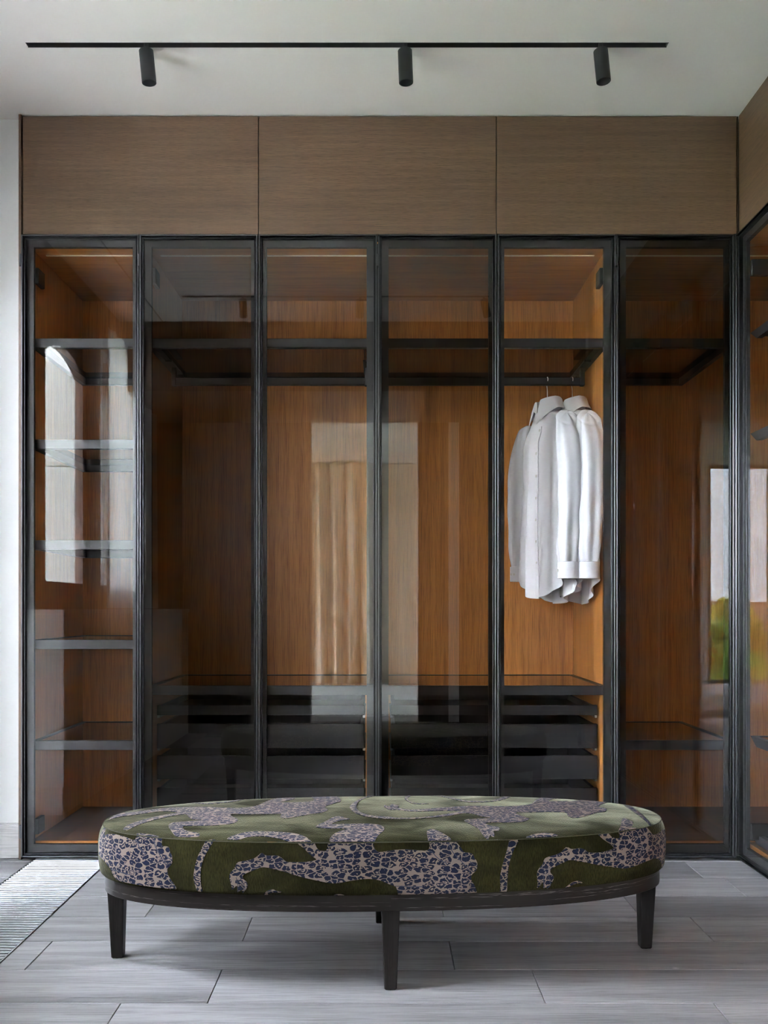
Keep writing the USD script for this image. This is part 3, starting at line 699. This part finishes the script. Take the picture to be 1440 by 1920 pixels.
# legs, tapering inward
def leg(cx, cy, dx, dy):
    w0, w1 = .0225, .0155
    pts = []
    for w, z, o in ((w0, AP0 + .002, 0.0), (w1, .004, 1.0), (w1 - .002, .001, 1.0)):
        for sx in (-1, 1):
            for sy in (-1, 1):
                c = .002
                ox, oy = cx - dx * o * .003, cy - dy * o * .003
                pts += [(ox + sx * (w - c), oy + sy * w, z), (ox + sx * w, oy + sy * (w - c), z)]
    m = m3.Manifold.hull_points(np.array(pts)).to_mesh()
    lg = obj('leg', (np.array(m.vert_properties[:, :3]), np.array(m.tri_verts)), 'black_oak', bench)
    obj('glide', lathe([(.0001, 0), (.012, 0), (.012, .0012), (.0001, .0012)], 20, (cx - dx * .003, cy - dy * .003, 0)), 'rubber_dark', lg)
leg(-BA + .027, 0, -1, 0); leg(BA - .027, 0, 1, 0); leg(.0, -BB + .025, 0, -1); leg(.0, BB - .025, 0, 1)
# cushion: side, seam, domed top
sg = np.linspace(0, PER, 721)
P1, F1, N1, U1 = band(sg, np.linspace(AP1 - .0005, SEAM, 25), side_at)
rr = np.concatenate([np.linspace(.002, .9, 60), np.linspace(.91, 1.0, 12)])
edge = around(sg, -.007)[0]
XY = np.vstack([edge * r for r in rr])
P2, N2 = top_at(XY)
m_ = len(sg); F2 = []
for i in range(len(rr) - 1):
    j = np.arange(m_ - 1)
    a, b_, c_, d_ = i * m_ + j, i * m_ + j + 1, (i + 1) * m_ + j + 1, (i + 1) * m_ + j
    F2 += [np.c_[a, c_, b_], np.c_[a, d_, c_]]
F2 = np.vstack(F2)
cushion = obj('cushion', (np.vstack([P1, P2]), np.vstack([F1, F2 + len(P1)])), 'green_velvet', bench, normals=np.vstack([N1, N2]), uv=np.vstack([U1, XY]))
ring_rows = []
for ang in np.arange(6) * np.pi / 3:
    p, n = around(np.linspace(0, PER, 361), -.0068 + .0011 * math.cos(ang))
    ring_rows.append(np.c_[p, np.full(361, SEAM + .0011 * math.sin(ang))])
obj('seam', loft(ring_rows + [ring_rows[0]], closed=False), 'seam_thread', cushion, smooth=True)

# the woven leopards, cut out as thin satin patches that follow the cushion
MOTIFS_TOP = [
 "-5824,-1857 -6403,-1567 -6418,-1627 -6399,-1765 -6087,-1912 -5753,-2045",
 "-7495,-92 -7388,118 -7221,260 -7059,253 -6816,339 -6379,580 -6086,649 -5669,370 -5909,237 -6261,-18 -6573,-423 -6796,-735 -6889,-1165 -6739,-1324 -6684,-1232 -6492,-802 -6188,-386 -5854,-65 -5530,145 -5437,129 -5334,-193 -5194,-505 -4901,-626 -4890,-651 -5612,-755 -5711,-852 -5716,-1139 -5533,-1623 -5403,-1937 -5313,-2032 -5045,-2100 -4767,-2118 -4765,-2007 -4810,-1828 -4990,-1749 -5181,-1604 -5312,-1330 -5306,-1195 -5086,-1189 -4930,-1209 -4416,-1201 -4250,-1150 -4068,-1065 -3967,-931 -3947,-668 -4015,-501 -4158,-276 -4235,-50 -4179,76 -3741,-69 -3460,-58 -3156,-92 -2876,-59 -2822,-126 -2871,-461 -2742,-634 -2631,-644 -2053,-196 -1753,-44 -1593,171 -1575,359 -1703,670 -1496,1038 -1327,1327 -1198,1446 -1238,2119 -1349,2586 -1462,2840 -1644,2882 -1823,2803 -1951,2432 -2046,2678 -2108,2491 -1982,1880 -2038,1527 -2434,1439 -3034,1450 -2855,1698 -2546,2031 -2603,2606 -2454,2790 -2493,2857 -2896,2800 -3066,2646 -3165,2125 -3303,1911 -3461,1446 -3593,1008 -3869,828 -4153,764 -4472,834 -4802,974 -5171,1074 -5545,1112 -6067,1107 -6464,1007 -6963,734 -7376,749 -7506,442 -7528,-42",
 "-5680,1947 -5554,1774 -5315,1613 -4976,1478 -4627,1579 -4309,1793 -4093,2213 -3923,2741 -4032,2714 -4165,2486 -4379,2031 -4653,1790 -5000,1653 -5261,1681 -5234,1703 -5712,2145 -5841,2202",
 "-338,2578 -695,1755 -903,1050 -983,668 -938,219 -804,-240 -572,-570 -358,-715 -66,-805 -75,-828 515,-867 917,-805 1325,-700 1744,-549 1973,-343 2148,-258 2290,-259 2433,-389 2528,-638 2878,-819 2494,-850 2395,-895 2133,-923 2005,-1055 2165,-1508 2294,-1796 2304,-2092 2327,-2419 2403,-2627 2415,-2627 2491,-2394 2576,-2498 2617,-2369 2652,-2008 2750,-2095 2850,-1860 2839,-1705 2661,-1622 2527,-1377 2625,-1260 3307,-1286 3573,-1234 3750,-1050 3813,-899 3755,-745 3602,-505 3562,-249 3635,-141 3829,-198 4250,-157 4877,-128 5006,-192 4959,-454 4935,-702 5068,-814 5162,-793 5408,-636 5701,-322 5923,-128 6129,-66 6258,224 6267,467 6136,454 6147,711 6463,1194 6678,1471 6495,1674 6035,1948 6018,2086 5942,1789 5833,1567 5479,1399 5024,1335 4804,1281 5041,1771 5303,2023 5425,2242 5164,2383 4957,2372 4713,1895 4430,1321 4239,840 3785,608 3456,548 3031,612 2531,661 2099,591 845,197 600,235 369,490 450,746 334,918 225,1039 174,706 90,711 17,935 -2,559 55,455 103,210 350,198 586,49 783,-49 991,-11 1405,23 1818,33 2166,19 2160,-26 1781,-253 1343,-540 925,-712 524,-753 215,-740 220,-662 -251,-537 -524,-341 -678,-71 -771,304 -781,815 -679,1540 -396,2212 -109,2658 67,3021 -92,3051",
 "1313,1037 922,1088 791,1316 759,1730 783,2040 903,2420 1131,2703 1472,2704 1760,2432 2001,1830 2251,1401 2497,1146 2812,1147 2808,1123 3266,1276 3613,1618 3856,2083 4031,2633 3882,2695 3631,2075 3313,1540 3155,1338 2589,1334 2335,1535 2064,1986 1804,2626 1488,2865 1145,2859 901,2677 737,2302 656,1811 748,1318 873,1007 1080,941 1308,991",
 "-1965,-2586 -2120,-2324 -2285,-2153 -2457,-2030 -2742,-1924 -3119,-1867 -3495,-1836 -3762,-1960 -3976,-2192 -4086,-2342 -3768,-2420 -3666,-2350 -3548,-2255 -3276,-2222 -2995,-2296 -2710,-2444 -2527,-2608 -2416,-2641 -2374,-2685 -1918,-2715",
 "-400,-2653 -293,-2301 -168,-2029 -97,-1764 -176,-1441 -383,-1332 -672,-1285 -1405,-1316 -1482,-1278 -1347,-1039 -1210,-937 -1053,-871 -953,-778 -1169,-649 -1129,-571 -1248,-532 -1288,-464 -1447,-576 -1601,-987 -1771,-1260 -1891,-1487 -1821,-1651 -1536,-1698 -1252,-1713 -1045,-1785 -1178,-1869 -1366,-2092 -1494,-2409 -1533,-2734 -415,-2760",
 "1569,-2733 1343,-2243 1206,-1956 1084,-1864 980,-1950 934,-2122 915,-2596 923,-2753",
 "-4316,-2322 -4519,-2305 -4530,-2389 -4336,-2429",
 "3624,-2518 3921,-2445 4281,-2359 4125,-2224 3886,-2189 3575,-2314 3324,-2528",
 "5624,-2066 5361,-2134 5230,-2168 5243,-2211 5619,-2093",
 "6682,-1604 6305,-1628 6443,-1420 6559,-1130 6516,-986 6471,-875 6440,-721 6279,-1004 6108,-1510 5906,-1902 5935,-1962 5931,-1977 6322,-1803 6519,-1700",
 "6987,-1308 7043,-863 7078,-284 7119,462 7202,1173 7038,1209 6955,749 6949,-298 6952,-948 6917,-1443 6924,-1437",
]
MOTIFS_SIDE = [
 "-6551,3643 -6623,3588 -6794,3624 -7057,3647 -7353,3651 -7728,3586 -7800,3505 -7889,3707 -7954,3707 -8058,3607 -8129,3318 -8107,2971 -7684,2931 -7525,2848 -7353,2746 -7337,2673 -7259,2573 -7141,2498 -6623,2491 -6165,2481 -5739,2467 -5311,2464 -5412,2623 -5513,2744 -5574,2868 -5584,2997 -5533,3028 -5452,3117 -5442,3228 -5452,3338 -5523,3407 -5533,3498 -5615,3539 -5760,3519 -5781,3647 -5825,3707 -6184,3707 -6530,3707",
 "-1533,3707 -1573,3552 -1618,3525 -1763,3534 -1854,3642 -1919,3707 -2376,3707 -2289,3677 -2126,3587 -1981,3443 -1800,3334 -1890,3307 -2071,3270 -2525,3267 -2591,3294 -2682,3383 -2792,3427 -2974,3415 -3093,3422 -3167,3494 -3249,3420 -3360,3336 -3581,3276 -3758,3253 -3795,3197 -3823,3105 -3935,2992 -3972,2900 -3953,2792 -3907,2611 -3916,2538 -3823,2632 -3804,2669 -3739,2599 -3763,2489 -3702,2536 -3659,2574 -3655,2465 -3600,2521 -3544,2604 -3507,2696 -3535,2768 -3628,2856 -3637,2911 -3544,2986 -3341,3064 -3139,3159 -2792,3083 -2525,3013 -2253,2925 -1800,2818 -1437,2745 -1256,2763 -894,2833 -532,2866 -260,2817 -114,2742 86,2661 124,2648 197,2430 917,2430 1468,2430 2181,2430 2060,2640 1958,2789 1976,2917 2079,2987 2125,3095 2116,3241 2041,3326 2032,3390 1949,3447 1791,3451 1745,3544 1652,3656 1569,3707 923,3707 954,3634 917,3507 643,3530 370,3556 86,3547 -241,3497 -350,3507 -441,3617 -415,3707",
 "-4673,3565 -4779,3341 -4847,3081 -4886,2822 -4847,2623 -4808,2451 -4654,2451 -4692,2613 -4702,2796 -4692,3016 -4654,3201 -4577,3405 -4462,3593 -4355,3707 -4554,3707",
 "2897,3525 2821,3326 2736,3073 2689,2818 2708,2597 2717,2430 2897,2430 2878,2590 2878,2773 2897,2993 2926,3175 2992,3374 3106,3553 3231,3695 3011,3704",
 "5456,3613 5634,3483 5816,3342 5634,3304 5412,3268 5132,3283 5017,3311 4954,3372 4828,3428 4663,3412 4551,3420 4500,3461 4419,3485 4278,3345 4118,3299 3880,3257 3822,3205 3802,3095 3675,2992 3636,2864 3656,2734 3675,2567 3646,2467 3753,2562 3782,2653 3841,2557 3826,2456 3916,2515 3920,2450 3999,2528 4098,2707 4078,2782 3979,2881 3999,2954 4118,3021 4318,3091 4520,3171 4725,3109 5017,3049 5017,3039 5412,2938 5863,2835 6147,2773 6475,2797 6892,2869 7365,2883 7721,2630 7752,2514 7860,2498 7903,2786 8103,3139 8103,3481 7821,3512 7490,3488 7251,3481 7129,3589 7079,3694 6892,3702 6855,3707 6639,3707 6415,3707 6016,3707 6027,3596 5980,3553 5839,3577 5702,3666 5683,3707 5289,3707",
 "-2993,2472 -2883,2519 -2700,2504 -2682,2540 -2810,2548 -2883,2601 -3066,2552 -3194,2431",
 "4520,2454 4684,2543 4870,2518 4891,2563 4725,2615 4520,2556 4358,2430",
 "-1021,2430 -1184,2473 -1365,2474 -1582,2430",
]
STROKES_TOP = [
 "-5967,-1815 -5974,-1797 -5981,-1789 -5986,-1795 -5986,-1812 -5946,-1971 -5925,-1980",
]
STROKES_SIDE = [
 "-6399,3439 -6284,3346 -6193,3298 -6186,3297 -6179,3301 -6176,3308 -6179,3313 -6268,3361 -6380,3451 -6472,3573 -6570,3612 -6582,3610 -6587,3601 -6582,3594 -6490,3558",
 "-6013,3626 -5938,3501 -5811,3344 -5707,3186 -5615,3083 -5609,3011 -5603,3005 -5594,3006 -5588,3015 -5595,3092 -5689,3197 -5793,3355 -5919,3511 -5992,3633 -6009,3707 -6031,3707",
 "-6981,2733 -6698,2716 -6689,2718 -6683,2725 -6685,2732 -6691,2735 -6971,2752 -7137,2773 -7335,2768 -7346,2765 -7353,2759 -7352,2752 -7342,2748 -7146,2754",
 "1094,3370 1205,3276 1353,3199 1360,3198 1365,3202 1367,3209 1362,3215 1216,3291 1107,3383 1014,3486 919,3520 910,3516 908,3509 913,3503 1004,3470",
 "1441,3583 1516,3452 1646,3321 1812,3135 1903,3024 1940,2914 1946,2909 1954,2910 1957,2914 1957,2920 1919,3033 1826,3146 1659,3333 1531,3464 1458,3591 1408,3707 1388,3707",
 "423,2634 771,2632 778,2634 780,2641 777,2647 771,2650 425,2653 260,2673 97,2676 90,2673 87,2668 89,2661 96,2658 260,2655",
 "2092,3107 2099,3105 2105,3108 2107,3115 2103,3121 2028,3178 1935,3245 1928,3247 1923,3244 1921,3237 1924,3231 2017,3164",
 "1922,3041 2009,2981 2016,2980 2022,2984 2023,2990 2019,2995 1937,3052 1891,3134 1886,3138 1880,3138 1875,3133 1875,3126",
 "-5560,3250 -5464,3227 -5457,3229 -5452,3235 -5453,3241 -5458,3245 -5548,3266 -5629,3333 -5636,3334 -5642,3332 -5646,3325 -5644,3319",
 "-5623,3154 -5518,3086 -5511,3085 -5504,3090 -5503,3096 -5506,3101 -5607,3167 -5658,3237 -5664,3240 -5671,3238 -5676,3233 -5676,3226",
 "-3774,2507 -3773,2502 -3768,2500 -3762,2501 -3760,2506 -3750,2671 -3788,2871 -3790,2875 -3795,2877 -3800,2874 -3802,2868 -3765,2670",
 "-3589,2586 -3644,2477 -3644,2471 -3640,2468 -3634,2468 -3630,2471 -3574,2586 -3612,2714 -3677,2840 -3680,2843 -3686,2843 -3690,2839 -3690,2834 -3625,2708",
 "3833,2483 3836,2478 3842,2475 3847,2477 3849,2482 3839,2650 3810,2837 3807,2842 3802,2844 3796,2842 3794,2837 3824,2649",
 "4000,2548 3933,2462 3932,2456 3936,2452 3942,2451 3946,2453 4017,2545 3996,2660 3947,2830 3944,2834 3938,2835 3933,2833 3932,2827 3981,2657",
]

def decode(t):
    return np.array([[int(a) / 1e4 for a in w.split(',')] for w in t.split()])
def rounded(p, n=2):
    for _ in range(n):
        q = np.roll(p, -1, 0)
        p = np.stack([.75 * p + .25 * q, .25 * p + .75 * q], 1).reshape(-1, 2)
    return p
def patch(name, poly, fn, m_, lift, dom, cell=.0125, parent=None):
    poly = poly.buffer(0)
    if dom is not None:
        poly = poly.intersection(dom)
    if poly.is_empty:
        return
    vs, fs, n = [], [], 0
    x0, y0, x1, y1 = poly.bounds
    for i in range(math.floor(x0 / cell), math.floor(x1 / cell) + 1):
        for j in range(math.floor(y0 / cell), math.floor(y1 / cell) + 1):
            c = poly.intersection(sbox(i * cell, j * cell, (i + 1) * cell, (j + 1) * cell))
            for q in getattr(c, 'geoms', [c]):
                if q.geom_type != 'Polygon' or q.area < 1e-9:
                    continue
                v, f = trimesh.creation.triangulate_polygon(q, engine='earcut')
                f = np.asarray(f)
                e = (v[f[:, 1]] - v[f[:, 0]]), (v[f[:, 2]] - v[f[:, 0]])
                neg = e[0][:, 0] * e[1][:, 1] - e[0][:, 1] * e[1][:, 0] < 0
                f[neg] = f[neg][:, ::-1]
                vs.append(v); fs.append(f + n); n += len(v)
    if not vs:
        return
    uv, f = np.vstack(vs), np.vstack(fs)
    P_, N_ = fn(uv, lift)
    # a hem runs down to the velvet, so the patch has thickness
    out, base_n, hv, hf, hn = [], len(P_), [], [], []
    for g_ in getattr(poly, 'geoms', [poly]):
        if g_.geom_type != 'Polygon':
            continue
        r = np.array(g_.exterior.coords)
        a, na = fn(r, lift); b, _ = fn(r, -.0004)
        k = len(r); o = base_n + sum(len(h) for h in hv)
        hv.append(np.vstack([a, b])); hn.append(np.vstack([na, na])); out.append(np.vstack([r, r]))
        for i in range(k - 1):
            hf += [(o + i, o + k + i, o + k + i + 1), (o + i, o + k + i + 1, o + i + 1)]
    return obj(name, (np.vstack([P_] + hv), np.vstack([f, np.array(hf)])), m_, parent, normals=np.vstack([N_] + hn), uv=np.vstack([uv] + out))
side_fn = lambda uv, lift: side_at(uv[:, 0], np.clip(uv[:, 1], AP1, SEAM), lift)
top_fn = lambda uv, lift: top_at(uv, lift)
top_dom = Polygon(around(np.linspace(0, PER, 721)[:-1], -.0078)[0])
side_dom = sbox(-9, AP1 + .0006, 9, SEAM - .0012)
for t in MOTIFS_TOP:
    patch('leopard_motif', Polygon(rounded(decode(t))), top_fn, 'spotted_weave', .0009, top_dom, parent=cushion)
def clip_round(p, dom):
    return Polygon(rounded(p)).buffer(0)
for t in MOTIFS_SIDE:
    p = decode(t)
    # let figures that reach the seam or the apron run on past it, so that rounding keeps them whole
    p = p.copy(); p[p[:, 1] >= SEAM - .001, 1] += .012; p[p[:, 1] <= AP1 + .0012, 1] -= .012
    patch('leopard_motif', Polygon(rounded(p)), side_fn, 'spotted_weave', .0009, side_dom, parent=cushion)
    if len(p) > 30:                                          # the figures repeat round the back
        q = p.copy(); q[:, 0] += 1.51
        if abs(q[:, 0].mean() - PER / 2) < .75:
            patch('leopard_motif', Polygon(rounded(q)), side_fn, 'spotted_weave', .0009, side_dom, parent=cushion)
for t in STROKES_TOP:
    patch('stitched_line', Polygon(decode(t)), top_fn, 'navy_stitch', .0014, top_dom, parent=cushion)
for t in STROKES_SIDE:
    patch('stitched_line', Polygon(decode(t)), side_fn, 'navy_stitch', .0014, side_dom, parent=cushion)

# ================================================================== two shirts on hangers
RAIL_TOP = 1.888
def make_hanger(x, axis, label):
    t = thing('clothes_hanger', label, 'clothes hanger', (x, 3.71, RAIL_TOP), axis)
    hook = [(0, .010 * math.sin(a), .0015 + .0 + .010 * math.cos(a) - .0085) for a in np.linspace(-2.4, 1.6, 18)]
    hk = [(0, -.0115 * math.cos(a), -.0085 + .0115 * math.sin(a)) for a in np.linspace(math.pi * .92, -.05 * math.pi, 16)]
    R = trimesh.transformations.rotation_matrix(-axis, [0, 0, 1])[:3, :3]     # the hook stands across the rail
    pts = [(0, -.0125 * math.cos(a), -.0100 + .0125 * math.sin(a)) for a in np.linspace(math.pi * 1.02, 0, 14)]
    pts = [(0, p[1], p[2]) for p in pts] + [(0, .0115, -.030), (0, .004, -.045), (0, 0, -.056), (0, 0, -.132)]
    v, f = tube(pts, .0019, 12)
    obj('hook', (v @ R.T, f), 'chrome', t, smooth=True)
    rows = []
    for u in np.linspace(-1, 1, 41):
        z = -.163 - .052 * abs(u) ** 1.6 + .034 * math.exp(-(u * 5.5) ** 2); w = .014 + .010 * (1 - abs(u) ** 2) ; th = .0055 + .003 * (1 - abs(u))
        a = np.linspace(0, 2 * np.pi, 12, endpoint=False)
        rows.append(np.c_[np.full(12, u * .165), th * np.cos(a) + .014 * abs(u) ** 2 * -1, z - w * .5 + w * np.sin(a) * .9])
    obj('shoulder_bar', loft(rows, caps=True), 'hanger_wood', t, smooth=True)
    return t

def make_shirt(x, axis, seed, label, W=.205, splay=1.0):
    r = np.random.default_rng(seed)
    t = thing('dress_shirt', label, 'shirt', (x, 3.71, RAIL_TOP - .142), axis)
    NT = 180
    th = np.linspace(0, 2 * np.pi, NT, endpoint=False)          # 0 = wearer's left end (+u), front at -pi/2
    ks = np.array([5, 9, 13, 19]); ph = r.uniform(0, 6.28, 4); amp = np.array([.008, .0085, .0055, .0022])
    def body(off, drop=0.0):
        rows = []
        NZ = 60
        for i in range(NZ):
            k = i / (NZ - 1)
            zs = -.002 - .755 * k ** .95
            # half width: neck, then the slope of the shoulders, then straight
            sl = np.clip((-zs) / .085, 0, 1)
            a = .050 + (W - .050) * sl ** .72
            a += .010 * np.clip((k - .3) / .7, 0, 1)
            b = .044 - .014 * np.sin(np.pi * min(1, -zs / .12)) - .004 * np.clip((k - .06) / .3, 0, 1) + .006 * np.clip((k - .4) / .6, 0, 1)
            b = max(b, .03)
            g_ = np.clip((k - .08) / .6, 0, 1)
            fold = sum(am * np.sin(kk * th + p + 1.2 * k * (1 if n_ % 2 else -1)) for n_, (kk, p, am) in enumerate(zip(ks, ph, amp)))
            m_ = 1 + 0 * th
            xx = (a + off) * np.sign(np.cos(th)) * np.abs(np.cos(th)) ** .8
            yy = (b + off) * np.sign(np.sin(th)) * np.abs(np.sin(th)) ** .9 + fold * g_ * 1.5 * np.abs(np.sin(th)) ** .5
            hem = .095 * np.abs(np.cos(th)) ** 2.2 - .028 * np.clip(np.sin(th), 0, 1)
            zz = zs + hem * np.clip((k - .55) / .45, 0, 1) ** 1.5 + .004 * np.sin(3 * th + seed) * g_
            rows.append(np.c_[xx, yy - .004 * g_, np.full(NT, 0) + zz])
        return rows
    o, i_ = body(0.0), body(-.0012)
    v1, f1 = loft(o); v2, f2 = loft(i_)
    n1 = len(v1); L = (len(o) - 1) * NT
    rim = []
    for base_ in (L, 0):
        for j in range(NT):
            a, b_ = base_ + j, base_ + (j + 1) % NT
            rim += [(a, b_, n1 + b_), (a, n1 + b_, n1 + a)]
    bd = obj('body', (np.vstack([v1, v2]), np.vstack([f1, f2[:, ::-1] + n1, np.array(rim)])), 'shirt_cotton', t, smooth=True)
    # sleeves
    for sgn in (1, -1):
        rows = []
        rs = np.random.default_rng(seed * 7 + sgn)
        p3 = rs.uniform(0, 6.28, 4)
        M_, NS = 72, 64
        a = np.linspace(0, 2 * np.pi, NS, endpoint=False)
        for i in range(M_):
            k = i / (M_ - 1)
            z = -.060 - .565 * k
            bend = .020 * math.sin(min(1, k / .9) * math.pi) * splay
            cx_ = sgn * (W - .018 + .038 * min(1, k * 3.0) ** .7 + bend * .5)
            cy_ = -.004 - .018 * k
            ra = .024 + .013 * math.sin(min(1, k * 4.2) * math.pi / 2) - .010 * k
            rb = .046 + .016 * math.sin(min(1, k * 3.5) * math.pi / 2) - .016 * k
            fo = .0026 * np.sin(4 * a + p3[0] + 2.0 * k) + .0022 * np.sin(7 * a + p3[1] - 3 * k) + .0016 * np.sin(3 * a + 22 * k + p3[2]) * (k > .3) * min(1, (k - .3) * 3)
            # pleats gather into the cuff
            gth = max(0, (k - .86) / .14)
            rr_ = 1 - .18 * gth ** 2
            tilt = (z + (.03 * (1 - k * 8) * sgn * np.cos(a) * -1 if k < .125 else 0))
            rows.append(np.c_[cx_ + (ra * rr_ + fo) * np.cos(a), cy_ + (rb * rr_ + fo) * np.sin(a), np.zeros(NS) + tilt + .0015 * np.sin(9 * a) * gth])
        cap = rows[0].mean(0)
        rows = [cap + (rows[0] - cap) * q_ + np.array([-sgn * .010 * (1 - q_), 0, .024 * math.sqrt(1 - q_ * q_)]) for q_ in (0.0, .2, .4, .58, .73, .85, .93, .98)] + rows
        sv = obj('sleeve', loft(rows), 'shirt_cotton', t, smooth=True)
        e = rows[-1].mean(0)
        cr = []
        for off, z in ((0.0, .004), (.0022, .003), (.0026, -.002), (.0026, -.058), (.0020, -.0605), (-.0004, -.0600), (-.0004, .002)):
            ra, rb = .0315 + off, .0400 + off
            cr.append(np.c_[e[0] + ra * np.cos(a), e[1] + rb * np.sin(a), np.full(NS, e[2] + z)])
        cf = obj('cuff', loft(cr + [cr[0]]), 'shirt_cotton', sv, smooth=40)
        for dx_ in (-.008, .014):
            aa = -1.9 if sgn > 0 else -1.2
            aa += dx_ * 18
            c0 = np.array([e[0] + .0345 * math.cos(aa), e[1] + .0430 * math.sin(aa), e[2] - .030])
            Rb = trimesh.geometry.align_vectors([0, 0, 1], [math.cos(aa), math.sin(aa), 0])[:3, :3]
            obj('button', turn(lathe([(.0001, -.001), (.0048, -.001), (.0054, .0004), (.0050, .0014), (.0030, .0010), (.0001, .0010)], 20), Rb, c0), 'button_pearl', sv)
    # front placket follows the body at th = -pi/2
    j0 = NT * 3 // 4
    pl = []
    for row in o[4:]:
        c = row[j0]
        pl.append(np.array([(c[0] - .014, c[1] - .0006, c[2]), (c[0] - .014, c[1] - .0034, c[2]), (c[0] - .0125, c[1] - .0040, c[2]), (c[0] + .0125, c[1] - .0040, c[2]), (c[0] + .014, c[1] - .0034, c[2]), (c[0] + .014, c[1] - .0006, c[2])]))
    obj('placket', loft(pl, caps=True), 'shirt_cotton', t, smooth=50)
    for z in (-.075, -.165, -.255, -.345, -.435, -.525, -.61):
        c = min((row[j0] for row in o), key=lambda p: abs(p[2] - z))
        obj('button', turn(lathe([(.0001, -.001), (.0048, -.001), (.0055, .0004), (.0050, .0014), (.0030, .0010), (.0001, .0010)], 20), [[1, 0, 0], [0, 0, -1], [0, 1, 0]], (c[0], c[1] - .0047, c[2])), 'button_pearl', t)
    # collar: a stand with a turned-down leaf and two points
    cr = []
    m_ = 61
    for i, p in enumerate(np.linspace(-1, 1, m_)):
        ang = -np.pi / 2 + .42 + (p + 1) / 2 * (2 * np.pi - .84)
        frt = np.clip((abs(p) - .55) / .45, 0, 1)                    # towards the points
        ca, sa = math.cos(ang), math.sin(ang)
        ea, eb = .052, .046
        lift_ = .010 * (1 - frt) 
        up = .012 * (1 - frt)
        pts = [(ea - .001, eb - .001, -.010), (ea - .002, eb - .002, .020 + up), (ea - .001, eb - .001, .042 + up), (ea + .003, eb + .003, .0465 + up), (ea + .008, eb + .008, .041 + up),
               (ea + .016 + .006 * frt, eb + .016 + .004 * frt, .014 - .012 * frt + up), (ea + .030 + .008 * frt, eb + .027 + .004 * frt, -.004 - .052 * frt ** 1.3 + up),
               (ea + .028 + .008 * frt, eb + .025 + .004 * frt, -.0055 - .052 * frt ** 1.3 + up), (ea + .013 + .004 * frt, eb + .013 + .004 * frt, .012 - .012 * frt + up), (ea + .004, eb + .004, .030 + up)]
        cr.append(np.array([(A * ca, Bq * sa + .004, Zq) for A, Bq, Zq in pts]))
    obj('collar', loft(cr, caps=True), 'shirt_cotton', t, smooth=50)
    # yoke seams on the shoulders
    return t
A1, A2 = math.radians(-74.5), math.radians(-80.5)
make_hanger(.686, A1, 'wooden clothes hanger inside the left white shirt')
make_shirt(.686, A1, 3, 'white dress shirt hanging at the left, its buttoned front in view')
make_hanger(.788, A2, 'wooden clothes hanger inside the right white shirt')
make_shirt(.788, A2, 11, 'white dress shirt hanging at the right, behind the other one', W=.200, splay=.8)
